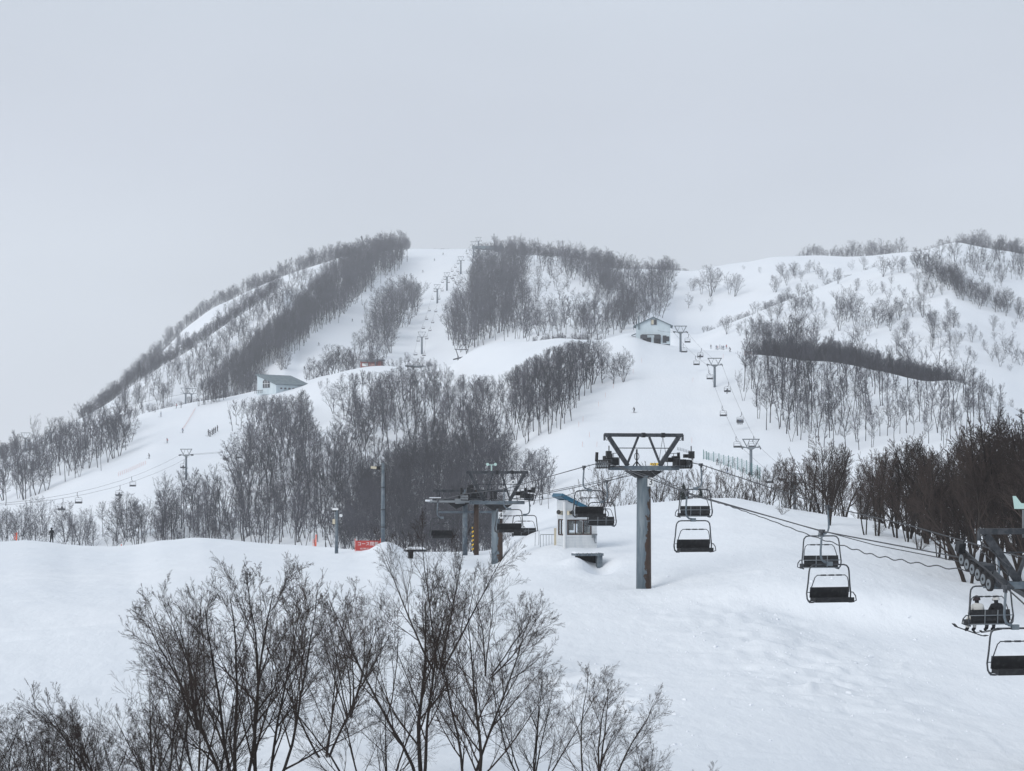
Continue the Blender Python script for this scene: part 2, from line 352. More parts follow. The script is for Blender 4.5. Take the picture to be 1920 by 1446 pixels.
def lines_mesh(name, lines, mat, sides=(6, 5, 3, 3, 3)):
    V, Fc = [], []; off = 0
    for pts, rs, lvl in lines:
        n = sides[min(lvl, len(sides) - 1)]; m = len(pts)
        p = np.array([tuple(q) for q in pts]); r = np.array(rs)
        d = np.gradient(p, axis=0); d /= np.linalg.norm(d, axis=1)[:, None] + 1e-9
        ref = np.array([1.0, .13, 0]) if abs(d[:, 0]).max() < .92 else np.array([0, 1.0, .1])
        a = np.cross(d, ref); a /= np.linalg.norm(a, axis=1)[:, None] + 1e-9; b = np.cross(d, a)
        th = np.arange(n) * 2 * np.pi / n
        ring = p[:, None] + (a[:, None] * np.cos(th)[None, :, None] + b[:, None] * np.sin(th)[None, :, None]) * r[:, None, None]
        V.append(ring.reshape(-1, 3))
        i = np.arange(m - 1)[:, None] * n; k = np.arange(n)[None, :]; k2 = (k + 1) % n
        Fc.append((np.stack([i + k, i + k2, i + n + k2, i + n + k], -1)).reshape(-1, 4) + off)
        off += m * n
    V = np.concatenate(V); Fc = np.concatenate(Fc)
    me = bpy.data.meshes.new(name)
    me.vertices.add(len(V)); me.vertices.foreach_set('co', V.ravel())
    me.loops.add(Fc.size); me.loops.foreach_set('vertex_index', Fc.ravel())
    me.polygons.add(len(Fc)); me.polygons.foreach_set('loop_start', np.arange(len(Fc)) * 4); me.polygons.foreach_set('loop_total', np.full(len(Fc), 4))
    me.update(calc_edges=True); me.materials.append(mat)
    return me
def tree_kind(seed, mat, twig=None, **kw):
    """meshes of one tree: trunk (stems) and crown (everything that branches off)"""
    ln = branches(random.Random(seed), **kw)
    return (lines_mesh('trunk', [l for l in ln if l[2] == 0], mat), lines_mesh('crown', [l for l in ln if l[2] > 0], twig or mat))
def tree(name, meshes, pos, sc, rz, label, group=None, cat='tree', lean=(0, 0), wide=1.0, turn=0.0):
    t = thing(name, label, cat, pos, rz, group); t.scale = (sc * wide, sc * wide, sc); t.rotation_euler = (lean[0], lean[1], rz)
    for nm_, me_ in (('trunk', meshes[0]), ('crown', meshes[1])): link(nm_, me_, t).rotation_euler = (0, 0, turn)
    return t
# kinds, all of height 1
slender = dict(height=1, stems=1, splay=8, kids=(17, 9, 6), ratio=(.52, .46, .46), angle=(28, 54), trunk_r=.0105, clear=.32, wig=.06, trop=.075, min_r=.00105, start=.08, shape=1.0, env=(.215, .66, .355))
twin = dict(slender, stems=2, splay=10, kids=(11, 9, 5), trunk_r=.009, env=(.26, .64, .375))
round_ = dict(slender, stems=2, splay=20, kids=(12, 10, 7), ratio=(.66, .48, .45), angle=(32, 66), trunk_r=.012, clear=.20, wig=.08, trop=.05, min_r=.00115, env=(.42, .58, .43))
shrub = dict(slender, stems=6, splay=34, kids=(7, 7, 6), ratio=(.55, .48, .5), trunk_r=.008, clear=.12, wig=.08, min_r=.0014, env=(.52, .52, .48))
sparse = dict(slender, stems=2, splay=22, kids=(9, 7, 5), ratio=(.55, .45, .5), angle=(30, 62), trunk_r=.010, clear=.15, wig=.10, trop=.05, min_r=.0018, env=(.40, .56, .44))
far_specs = [slender, slender, slender, twin, twin, round_, round_, round_, shrub, shrub, sparse, sparse]
far_specs[1] = dict(slender, clear=.42, env=(.26, .70, .32)); far_specs[2] = dict(slender, clear=.22, env=(.17, .60, .42), kids=(16, 7, 4)); far_specs[6] = dict(round_, stems=3, env=(.46, .60, .42), kids=(10, 8, 6))
FAR = [tree_kind(100 + i, M['bark_grey'], M['twig_grey'], **s) for i, s in enumerate(far_specs)]
def joined(pair):
    vs, fs = [], []
    me = bpy.data.meshes.new('tree_whole'); o = 0
    V = []; Fq = []
    for m in pair:
        a = np.empty(len(m.vertices) * 3); m.vertices.foreach_get('co', a); b = np.empty(len(m.loops), int); m.loops.foreach_get('vertex_index', b)
        V.append(a.reshape(-1, 3)); Fq.append(b.reshape(-1, 4) + o); o += len(m.vertices)
    V = np.concatenate(V); Fq = np.concatenate(Fq)
    me.vertices.add(len(V)); me.vertices.foreach_set('co', V.ravel()); me.loops.add(Fq.size); me.loops.foreach_set('vertex_index', Fq.ravel())
    me.polygons.add(len(Fq)); me.polygons.foreach_set('loop_start', np.arange(len(Fq)) * 4); me.polygons.foreach_set('loop_total', np.full(len(Fq), 4))
    me.update(calc_edges=True); me.materials.append(pair[0].materials[0]); me.materials.append(pair[1].materials[0])
    n0 = len(pair[0].polygons); mi = np.ones(len(Fq), int); mi[:n0] = 0; me.polygons.foreach_set('material_index', mi); return me
WHOLE = [joined(p) for p in FAR]

# planting: polygons (on the ground, as seen), kinds, heights
R = random.Random(11)
def inside(poly, x, y):
    c = False; n = len(poly); j = n - 1
    for i in range(n):
        xi, yi = poly[i]; xj, yj = poly[j]
        if (yi > y) != (yj > y) and x < (xj - xi) * (y - yi) / (yj - yi) + xi: c = not c
        j = i
    return c
SPOTS = []      # (pos, height m, kind index, region)
SL, RD, SH, SP = (0, 1, 2, 3, 4), (5, 6, 7), (8, 9), (10, 11)
def poly_area(p): return abs(sum(p[i][0] * p[(i + 1) % len(p)][1] - p[(i + 1) % len(p)][0] * p[i][1] for i in range(len(p)))) / 2
# how high the tree tops of the near woods reach, so that hall, hut and mound stay in view
TOPX = [425, 480, 560, 600, 650, 680, 720, 760, 830, 860, 920, 960, 1000, 1060, 1130, 1200]
TOPY = [746, 742, 732, 712, 696, 692, 694, 682, 678, 700, 700, 690, 664, 636, 634, 660]
def plant(poly, per, hpx, kinds, region, behind=0.0, hole=None, patchy=0.0):
    """per: trees per 1000 square pixels of visible slope"""
    xs = [p[0] for p in poly]; ys = [p[1] for p in poly]; n = int(poly_area(poly) * per / 1000); k = 0; tries = 0; sp = .62 * math.sqrt(1000 / per); used = []
    while k < n and tries < n * 12:
        tries += 1
        x, y = R.uniform(min(xs), max(xs)), R.uniform(min(ys), max(ys))
        if not inside(poly, x, y) or (hole and any(inside(h, x, y) for h in hole)): continue
        if patchy and float(vnoise(np.array([x]), np.array([y * 1.6]), 34.0, 77)[0]) + .6 * float(vnoise(np.array([x]), np.array([y * 1.6]), 13.0, 78)[0]) < patchy - .55: continue
        if tries < n * 8 and any((x - a) ** 2 + (y - b) ** 2 < sp * sp for a, b in used): continue
        p = locate(x, y, 262.0)
        if p is None: continue
        h_ = R.uniform(*hpx); room = y - float(np.interp(x, TOPX, TOPY)) if p.y < 1010 and 425 < x < 1200 and y < 900 else 999
        if room < h_ * .2: continue
        h_ = min(h_, room)
        SPOTS.append((p, h_ * p.y / F, R.choice(kinds), region)); k += 1; used.append((x, y))
def plant_row(pts, step, hpx, kinds, region, back=(2, 14), dy=0, base='c'):
    """a row along a crest, standing a little behind it so the snow edge hides their feet"""
    dist = {'c': cd, 'd': dd, 'e': ed}[base]; x = pts[0][0]
    while x < pts[-1][0]:
        d = float(np.interp(x, PX, dist)) + R.uniform(*back)
        h = float(np.interp(x, [p[0] for p in pts], [p[1] for p in pts])) * R.uniform(.72, 1.12)
        p = at(x, d); SPOTS.append((p, h * d / F, R.choice(kinds), region)); x += step * R.uniform(.5, 1.5)
# left far ridge (skyline E, then face, then front ridge D)
plant_row([(150, 30), (200, 34), (300, 34), (380, 30), (520, 34)], 2.0, None, SL + RD, 'skyline_left', (0, 30), base='e')
plant_row([(520, 36), (600, 36), (700, 34), (768, 30)], 1.8, None, SL + RD, 'skyline_left', (-10, 40), base='e')
plant([(160,795),(205,755),(260,712),(330,655),(345,640),(350,655),(300,692),(230,740),(190,770)], 18.60, (26, 36), SL + RD, 'skyline_left')
plant([(430,585),(520,540),(560,520),(560,535),(500,560),(430,600),(400,618)], 16.12, (26, 36), SL + RD, 'skyline_left')
plant_row([(150, 30), (260, 38), (400, 30), (520, 26)], 1.6, None, SL + RD, 'ridge_left', (-6, 14), base='d')
up = [(200,772),(260,728),(350,668),(430,612),(510,560),(560,535),(620,520),(560,570),(500,620),(440,670),(390,720),(350,752),(240,780)]
plant(up, 6.0, (34, 48), SL + RD, 'face_left')
band = [(372,762),(420,712),(480,660),(540,612),(580,570),(640,512),(700,486),(766,476),(750,492),(720,510),(690,540),(650,570),(625,605),(590,625),(560,660),(500,690),(480,705),(440,745),(400,757)]
plant(band, 38, (42, 58), SL, 'band_left')
plant([(620,600),(640,580),(700,530),(765,480),(768,492),(720,530),(660,575),(630,612)], 20, (36, 48), SL + RD, 'band_left')
plant([(390,757),(440,735),(490,705),(560,685),(500,700),(490,730),(430,750)], 13.64, (30, 46), RD + SH, 'band_left')
# mid mountain woods
plant([(690,650),(690,610),(715,590),(740,570),(785,560),(790,600),(760,615),(730,640),(715,655)], 8.06, (50, 66), SL + RD + RD, 'clump_middle')
plant([(700,655),(700,640),(770,600),(785,612),(760,640),(740,655)], 3.10, (22, 34), SP, 'clump_middle')
plant([(655,672),(690,655),(745,655),(720,690),(660,690)], 3.10, (40, 60), RD, 'clump_middle')
plant([(884,516),(902,486),(930,484),(1000,490),(1080,498),(1150,514),(1160,560),(1130,560),(1060,520),(1000,505),(985,540),(940,560),(884,560)], 13, (38, 52), SL + RD + RD, 'wood_middle')
plant([(838,640),(845,602),(876,564),(905,545),(985,545),(985,600),(970,650),(900,665),(870,668)], 8.5, (50, 80), SL + RD, 'wood_middle', hole=[[(1000,500),(1040,510),(1060,560),(1080,600),(1000,600)]])
plant([(985,600),(1050,615),(1130,600),(1190,600),(1190,628),(1130,640),(980,645)], 7.44, (44, 66), SL + RD + RD, 'wood_middle')
plant([(1000,520),(1080,520),(1130,560),(1130,600),(1000,600)], 1.98, (30, 52), RD + SP, 'wood_middle')
plant([(1130,520),(1200,520),(1260,522),(1250,570),(1240,600),(1180,625),(1140,600)], 7.44, (40, 62), SL + RD + RD, 'wood_middle')
plant_row([(900, 20), (960, 42), (1080, 40), (1160, 38), (1180, 30), (1250, 34), (1290, 16)], 3.8, None, RD + RD + SL, 'skyline_middle', (0, 20), base='e')
plant_row([(800, 3), (830, 6), (858, 4)], 2.5, None, SH, 'skyline_middle', (0, 8), base='e')
for x, y, h, k in ((1315,552,46,5),(1332,556,62,6),(1338,548,48,7),(1368,552,44,5),(1378,556,46,6),(1297,546,26,7),(1291,578,34,10),(1313,584,18,10),(1330,574,22,11),(1425,512,16,10),(1395,506,12,11),(1300,545,24,6),(1260,560,40,5)):
    p = locate(x, y, 262.0)
    if p: SPOTS.append((p, h * p.y / F, k, 'bowl'))
plant([(1390,600),(1430,570),(1440,520),(1500,510),(1560,500),(1700,492),(1640,508),(1540,545),(1440,580),(1400,596)], 2.6, (13, 34), SP + RD, 'bowl', patchy=.6)
plant_row([(1320, 18), (1400, 22), (1460, 26), (1560, 24), (1650, 18)], 5, None, SP + RD, 'ridge_right', (2, 20), base='d')
plant_row([(1490, 16), (1520, 30), (1545, 24), (1600, 38), (1690, 40), (1700, 18), (1760, 26)], 6.0, None, RD, 'skyline_right', (0, 30), base='e')
plant_row([(1765, 40), (1830, 46), (1920, 50), (2000, 50)], 3.2, None, RD + RD + SL, 'skyline_right', (-4, 50), base='e')
# right face: scattered low trees, dense ribs
plant([(1330,632),(1420,600),(1540,560),(1680,510),(1760,500),(1800,560),(1920,610),(1920,700),(1840,690),(1700,680),(1560,640),(1440,640)], 1.9, (15, 44), SP + RD + RD, 'face_right', patchy=.6)
plant([(1440,600),(1560,565),(1640,600),(1700,590),(1800,600),(1780,640),(1640,625),(1500,630)], 1.9, (30, 54), RD + SP + RD, 'face_right', patchy=.5)
plant([(1712,500),(1745,490),(1800,530),(1860,560),(1920,585),(1920,606),(1850,580),(1790,560),(1740,525)], 13.64, (26, 38), RD, 'rib_right')
plant([(1760,485),(1800,480),(1920,490),(1920,530),(1860,540),(1800,510)], 6.20, (26, 46), RD + SL, 'rib_right')
plant([(1390,655),(1420,625),(1470,630),(1470,655)], 8.68, (30, 52), RD, 'face_right')
plant_row([(1415, 34), (1480, 46), (1560, 50), (1640, 46), (1730, 52), (1780, 34)], .95, None, SL + SH + RD, 'crest_right', (3, 26), base='c')
plant_row([(1780, 46), (1850, 34), (1960, 40)], 5.0, None, SL + RD, 'crest_right', (3, 26), base='c')
# right slope wood
plant([(1378,725),(1390,690),(1440,676),(1560,682),(1650,700),(1740,722),(1840,745),(1870,775),(1880,830),(1700,850),(1560,850),(1470,840),(1420,800)], 2.30, (62, 100), SL, 'slope_right')
plant([(1440,780),(1440,690),(1530,690),(1520,820),(1470,830)], 2.00, (80, 125), SL, 'slope_right')
# central wood below crest C
cen = [(560,735),(620,720),(700,712),(790,705),(860,700),(960,668),(1060,652),(1130,650),(1128,690),(1108,740),(1085,780),(1048,812),(1000,828),(962,850),(948,880),(905,1050),(640,1045),(630,900),(560,800)]
gaps = [[(575,790),(610,775),(650,800),(640,885),(585,875)], [(690,850),(775,840),(760,915),(700,910)], [(560,742),(640,735),(650,760),(580,778)], [(840,720),(880,712),(850,790),(815,800)]]
plant(cen, 2.3, (56, 114), SL + SL + RD, 'wood_centre', hole=gaps)
plant([(960,668),(1060,650),(1130,652),(1125,700),(1100,745),(1048,810),(985,830),(960,780)], 2.9, (80, 110), SL, 'wood_centre')
plant([(640,960),(700,900),(790,860),(900,840),(952,856),(948,880),(925,1050),(640,1045)], 6.6, (50, 84), SL + SH + SH, 'gully')
plant([(640,830),(700,760),(830,720),(900,760),(900,860),(790,860),(700,900)], 1.0, (70, 100), SL, 'wood_centre')
plant_row([(575, 44), (620, 60), (700, 48), (720, 30)], 4, None, RD + SL, 'crest_centre', (4, 30), base='c')
plant_row([(720, 22), (760, 30), (830, 30)], 9, None, RD, 'crest_centre', (4, 20), base='c')
plant_row([(1000, 16), (1060, 22), (1130, 24)], 1.6, None, SL + SH, 'crest_centre', (4, 20), base='c')
plant([(1125,720),(1135,690),(1165,705),(1185,712),(1165,722)], 6.00, (40, 62), RD, 'wood_centre')
# left hill woods
plant([(428,818),(428,790),(470,760),(520,770),(580,790),(585,835),(560,850),(480,830)], 4.0, (56, 88), SL + RD, 'clump_left')
plant([(440,1030),(445,880),(480,850),(560,850),(640,880),(640,1040),(440,1035)], 3.60, (76, 110), SL + SL + RD, 'wood_left')
plant([(0,885),(60,862),(140,835),(200,815),(246,800),(250,830),(236,855),(200,880),(145,900),(60,935),(0,952)], 5.2, (52, 92), SL + RD, 'copse_left')
plant_row([(-60, 40), (0, 40), (80, 36), (150, 44), (240, 36), (300, 30)], 3.0, None, SL + RD, 'copse_left', (4, 60), base='c')
plant_row([(300, 20), (380, 26), (430, 30), (490, 34)], 4.0, None, RD + SH, 'copse_left', (4, 40), base='c')
plant([(-30,1045),(-30,1000),(190,1008),(300,975),(440,990),(440,1045)], 3.41, (52, 84), RD + SL, 'valley_left')
plant([(195,1025),(200,1000),(260,1000),(258,1028)], 1.86, (80, 105), RD, 'valley_left')
plant([(300,1030),(300,975),(425,965),(440,1030)], 3.10, (86, 120), SL, 'valley_left')
plant([(962,950),(965,905),(1000,905),(1040,930),(1040,955)], 4.34, (60, 92), RD + SL, 'knoll')
REG = {
 'skyline_left': ('bare tree on the long skyline ridge of the left mountain', 'trees on the skyline ridge of the left mountain'),
 'ridge_left': ('bare tree along the front ridge line of the left mountain', 'trees along the front ridge of the left mountain'),
 'face_left': ('bare tree on the snowy upper left mountain face', 'trees on the snowy left mountain face'),
 'band_left': ('bare tree in the dense dark band left of the summit piste', 'trees in the dark band left of the summit piste'),
 'clump_middle': ('bare tree in the clump between summit piste and summit lift', 'trees in the clump beside the summit lift'),
 'wood_middle': ('bare tree in the mountain wood right of the summit lift', 'trees in the wood right of the summit lift'),
 'skyline_middle': ('bare tree on the skyline right of the summit station', 'trees on the skyline right of the summit station'),
 'bowl': ('small bare tree in the snowy bowl beyond the pale gabled house', 'trees in the snowy bowl'),
 'ridge_right': ('bare tree behind the rounded snow ridge of the right mountain', 'trees behind the right mountain ridge'),
 'skyline_right': ('bare tree on the skyline of the right mountain', 'trees on the right skyline'),
 'face_right': ('low bare tree scattered on the open right mountain face', 'trees scattered on the right mountain face'),
 'rib_right': ('bare tree in the dark rib descending the right mountain', 'trees in the dark rib on the right mountain'),
 'crest_right': ('bare tree in the dense dark strip behind the curved snow crest at right', 'trees behind the curved snow crest'),
 'slope_right': ('tall slender bare tree on the snowy slope right of the piste lift', 'trees on the slope right of the piste lift'),
 'wood_centre': ('tall bare tree in the central wood left of the wide piste', 'trees in the central wood'),
 'gully': ('bare tree in the dark gully behind the drive station', 'trees in the dark gully'),
 'crest_centre': ('bare tree behind the snow crest beside the red roofed hut', 'trees behind the middle crest'),
 'clump_left': ('bare tree in the clump below the blue roofed hall', 'trees below the blue roofed hall'),
 'wood_left': ('tall bare tree in the wood at the foot of the left hill', 'trees at the foot of the left hill'),
 'copse_left': ('bare tree in the copse left of the far left piste', 'trees in the far left copse'),
 'valley_left': ('bare tree in the valley just beyond the near snow crest at left', 'trees just beyond the near left crest'),
 'knoll': ('bare tree below the rounded snow knoll left of the wide piste', 'trees below the snow knoll'),
}
MARKS = [(40, 'above the far left orange post'), (97, 'beyond the person in black'), (160, 'left of the orange net post'), (227, 'beyond the orange net post'), (300, 'right of the orange net post'), (349, 'under the v headed far pylon'), (420, 'right of the v headed far pylon'), (500, 'below the blue roofed hall'), (560, 'right below the blue roofed hall'),
         (600, 'above the orange marker post'), (631, 'above the camera pole'), (686, 'above the red banner'), (718, 'above the lamp post'), (762, 'right of the lamp post'), (815, 'above the bullwheel'), (862, 'above the station columns'), (905, 'left of pylon 4'), (950, 'above pylon 4'), (1000, 'right of pylon 4'), (1045, 'above the operator hut'), (1095, 'above the hut roof'), (1140, 'left of pylon 3'),
         (1400, 'beside the piste lift'), (1450, 'right of the piste lift'), (1500, 'above the tall thicket tree'), (1555, 'above the paired chairs'), (1610, 'above the thicket edge'), (1670, 'above the middle thicket'), (1740, 'above the right thicket'), (1800, 'near the right ridge'), (1860, 'near the right frame edge'), (1915, 'at the right frame edge')]
def place_words(px): return min(MARKS, key=lambda m_: abs(m_[0] - px))[1]
FORM = ['slender', 'high crowned', 'narrow crowned', 'twin stemmed', 'forked', 'round crowned', 'wide crowned', 'spreading', 'many stemmed', 'bushy low', 'thin twigged', 'sparse']
WOOD = {'wood_centre': 'central wood', 'wood_left': 'left hill wood', 'slope_right': 'right slope wood', 'band_left': 'dark left band', 'wood_middle': 'mountain wood', 'clump_middle': 'summit lift clump', 'crest_right': 'right crest strip', 'crest_centre': 'middle crest strip', 'face_right': 'open right face', 'valley_left': 'near left valley', 'gully': 'dark gully', 'clump_left': 'hall clump', 'copse_left': 'far left copse', 'knoll': 'knoll wood'}
N_IND = 225
SPOTS.sort(key=lambda s: -s[1] / s[0].y)
# individuals: the largest in view, but a fair share from every wood
ind, rest = SPOTS[:N_IND], SPOTS[N_IND:]
ys = sorted(HY - s_[0].z / s_[0].y * F for s_ in ind)
seen = set()
for p, h, k, reg in ind:
    ln_ = (R.gauss(0, .03), R.gauss(0, .045)); py_ = HY - p.z / p.y * F; px_ = p.x / p.y * F + CX
    row = ('at its top edge', 'in its upper rows', 'in its middle rows', 'in its lower rows', 'at its foot')[min(4, int(5 * sum(y < py_ for y in ys) / len(ys)))]
    size = 'short ' if h < 10.5 else ('very tall ' if h > 15 else '')
    lean_w = ' leaning left' if ln_[1] < -.04 else (' leaning right' if ln_[1] > .04 else '')
    wd_ = WOOD.get(reg, 'far wood'); pw_ = place_words(px_)
    for lab in ('%s%s tree%s in the %s %s, %s' % (size, FORM[k], lean_w, wd_, row, pw_), '%s%s tree in the %s %s, %s' % (size, FORM[k], wd_, row, pw_), '%s%s tree%s in the %s, %s' % (size, FORM[k], lean_w, wd_, pw_), '%s%s tree in the %s, %s' % (size, FORM[k], wd_, pw_), '%s tree in the %s, %s' % (FORM[k], wd_, pw_)):
        if len(lab.split()) <= 15: break
    else: lab = '%s tree, %s' % (FORM[k], pw_)
    tree('bare_tree', FAR[k], p, h * R.uniform(.95, 1.05), 0.0, lab, REG[reg][1], lean=ln_, turn=R.uniform(0, 6.28))
print('planted', len(SPOTS))
# the rest: one object, the trees instanced on points
pm = bpy.data.meshes.new('distant_forest'); pm.from_pydata([tuple(s[0] - Vector((0, 0, .3))) for s in rest], [], [])
for nm, ty, val in (('kind_index', 'INT', [s[2] for s in rest]), ('tree_height', 'FLOAT', [s[1] for s in rest]), ('turn', 'FLOAT', [R.uniform(0, 6.28) for _ in rest])):
    a = pm.attributes.new(nm, ty, 'POINT'); a.data.foreach_set('value', val)
fo = tag(link('distant_forest', pm), 'bare winter woods covering the far mountain slopes', 'forest', kind='stuff')
g = bpy.data.node_groups.new('forest_nodes', 'GeometryNodeTree')
g.interface.new_socket('Geometry', in_out='INPUT', socket_type='NodeSocketGeometry'); g.interface.new_socket('Geometry', in_out='OUTPUT', socket_type='NodeSocketGeometry')
gi = g.nodes.new('NodeGroupInput'); go = g.nodes.new('NodeGroupOutput')
jn = g.nodes.new('GeometryNodeJoinGeometry'); to_inst = []
for i, me in reversed(list(enumerate(WHOLE))):
    ob = bpy.data.objects.new('forest_tree', me)
    oi = g.nodes.new('GeometryNodeObjectInfo'); oi.inputs['Object'].default_value = ob; oi.inputs['As Instance'].default_value = True
    g.links.new(oi.outputs['Geometry'], jn.inputs[0])
def attr(nm, ty):
    n = g.nodes.new('GeometryNodeInputNamedAttribute'); n.data_type = ty; n.inputs['Name'].default_value = nm; return n.outputs['Attribute']
iop = g.nodes.new('GeometryNodeInstanceOnPoints'); iop.inputs['Pick Instance'].default_value = True
g.links.new(gi.outputs[0], iop.inputs['Points']); g.links.new(jn.outputs[0], iop.inputs['Instance']); g.links.new(attr('kind_index', 'INT'), iop.inputs['Instance Index'])
cx = g.nodes.new('ShaderNodeCombineXYZ'); g.links.new(attr('turn', 'FLOAT'), cx.inputs[2]); g.links.new(cx.outputs[0], iop.inputs['Rotation'])
g.links.new(attr('tree_height', 'FLOAT'), iop.inputs['Scale']); g.links.new(iop.outputs[0], go.inputs[0])
md = fo.modifiers.new('forest', 'NODES'); md.node_group = g
# ---------------------------------------------------------------- near trees: brown thicket on the right bank, shrubs behind the crest, the big beeches in front
thick = dict(height=1, stems=3, splay=20, kids=(10, 8, 6), ratio=(.52, .48, .50), angle=(20, 48), trunk_r=.011, clear=.24, wig=.08, trop=.05, min_r=.0011, start=.12, shape=1.3, env=(.36, .60, .42))
thick2 = dict(thick, stems=2, splay=16, kids=(13, 9, 6), trunk_r=.015)
bush = dict(height=1, stems=8, splay=46, kids=(7, 6, 4), ratio=(.5, .48, .5), angle=(20, 46), trunk_r=.009, clear=.1, wig=.09, trop=.05, min_r=.0016, start=.15, env=(.6, .5, .52))
THK = [tree_kind(300 + i, M['bark_near'], M['bark_brown'], **s) for i, s in enumerate((thick, thick, thick2, thick2, thick2))]
BSH = [tree_kind(320 + i, M['bark_brown'], **s) for i, s in enumerate((bush, bush))]
topx = [1400, 1440, 1500, 1560, 1610, 1660, 1720, 1780, 1840, 1880, 1920, 2200]
topy = [875, 862, 850, 812, 855, 835, 822, 785, 768, 756, 768, 740]
R = random.Random(21)
x = 1396.0; n_th = 0
while x < 2060:
    for row, (o0, o1) in enumerate(((-20, -6), (-2, 10), (12, 24)) if x > 1610 else ((-3, 5), (6, 22))):
        d = float(np.interp(x, PX, bd)) + R.uniform(o0, o1); xx = x + R.uniform(-6, 6); p = at(xx, d)
        yb = HY - p.z / d * F; yt = float(np.interp(xx, topx, topy)); k = R.uniform(.66, 1.08) if R.random() < .6 else R.uniform(.42, .7)
        if x < 1500 and row == 0: k *= .8
        h = (yb - yt) / F * d * k
        kk = R.randrange(len(THK)); ll = (R.gauss(0, .05), R.gauss(-.02, .06)); n_th += 1
        if x > 1990 and row: continue
        zone = next(w_ for lim, w_ in ((1430, 'beside the green net fence'), (1480, 'left of the tallest one'), (1530, 'left above the chair pair'), (1580, 'right above the paired chairs'), (1640, 'where the thicket gets dense'), (1690, 'left of the forward tree'), (1735, 'behind the forward tree'), (1785, 'above the haul cable'), (1835, 'above the sheave row'), (1880, 'above the right pylon beam'), (1930, 'beside the pale wind vane'), (9999, 'at the right frame edge')) if xx < lim)
        lab = '%s thicket tree%s in the %s row, %s' % (('many stemmed', 'triple stemmed', 'twin trunked', 'forked', 'stout trunked')[kk], ' leaning left' if ll[1] < -.04 else (' leaning right' if ll[1] > .04 else ''), ('front', 'middle', 'back')[row] if x > 1610 else ('front', 'back')[row], zone)
        tree('bare_tree', THK[kk], p, h, 0.0, ('low ' if k < .62 else '') + lab, 'thicket trees on the right bank', lean=ll, turn=R.uniform(0, 6.28))
    x += 19 if x > 1610 else 23
for px, py, hpx, k, lab in ((1705, 1010, 190, 0, 'multi stemmed bare tree standing forward of the right thicket on open snow'), (1790, 1050, 250, 2, 'bare tree with a leaning trunk at the lower edge of the right thicket'), (1555, 985, 140, 3, 'bare tree at the left foot of the thicket above the paired chairs')):
    p = locate(px, py)
    tree('bare_tree', THK[k], p, hpx / F * p.y, 1.0 + px, lab, lean=(.03, -.04))
for px, d, hpx, rz, lab, mt in ((1135, 186, 92, .3, 'spreading brown shrub behind the crest between blue roofed hut and pylon 3', 0), (1100, 190, 62, 1.3, 'low brown shrub just behind the blue roofed operator hut', 1),
        (1165, 192, 78, 2.2, 'thin brown shrub immediately left of pylon 3 behind the snow crest', 1), (1232, 186, 96, .9, 'brown shrub rising right behind the pylon 3 column', 0), (1262, 188, 74, 4.0, 'brown shrub left of the chair pair behind the crest', 1),
        (1292, 190, 90, 5.0, 'brown shrub behind the upper chair right of pylon 3', 0), (1338, 188, 100, 3.0, 'feathery brown shrub right of the upper chair on the crest', 1), (1372, 190, 92, .1, 'brown shrub on the crest below the green net fence', 0), (1405, 186, 84, 2.0, 'brown shrub on the crest left of the tall thicket', 1)):
    p = at(px, d); tree('shrub', BSH[mt], p, (HY - p.z / d * F - (950 - hpx)) / F * d, rz, lab, cat='shrub', wide=.8)
for px, py, hpx, rz, lab in ((1648, 1001, 26, .3, 'small twiggy bush poking out of the snow below the thicket edge'), (1728, 1030, 30, 2, 'low twiggy bush with horizontal twigs beside the forward thicket tree'), (1466, 965, 22, 1, 'tiny bush at the crest left of the thicket')):
    p = locate(px, py); tree('shrub', BSH[1], p, hpx / F * p.y, rz, lab, cat='shrub', wide=1.3)
# two small dark conifers on the crest
def conifer_mesh(seed):
    r = random.Random(seed); m = MB()
    for i in range(150):
        t = (i + .5) / 150; z = .06 + .92 * t; L_ = .30 * (1 - t) ** .8 * r.uniform(.7, 1.15) + .02; a = i * 2.4 + r.uniform(-.3, .3)
        c, s_ = math.cos(a), math.sin(a); w = L_ * .34
        p0 = Vector((0, 0, z)); p1 = Vector((c * L_, s_ * L_, z - L_ * .35)); pm = p0.lerp(p1, .55); sd_ = Vector((-s_, c, 0)) * w
        m._add([p0, pm + sd_, p1, pm - sd_ + Vector((0, 0, .01)), pm + Vector((0, 0, .03))], [(0, 1, 4), (1, 2, 4), (2, 3, 4), (3, 0, 4), (0, 3, 2, 1)])
    return m
M['needles'] = principled('needles', (.02, .03, .028), .9)
for px, d, h, lab in ((1282, 182, 1.9, 'small dark conifer on the crest behind the upper right chair, left one of two'), (1314, 183, 1.6, 'small dark conifer on the crest behind the upper right chair, right one of two')):
    t = thing('conifer', lab, 'tree', at(px, d)); t.scale = (h,) * 3
    conifer_mesh(px).build('crown', M['needles'], t); MB().tube([(0, 0, -.1), (0, 0, .9)], [.03, .005], 6).build('trunk', M['bark_brown'], t)
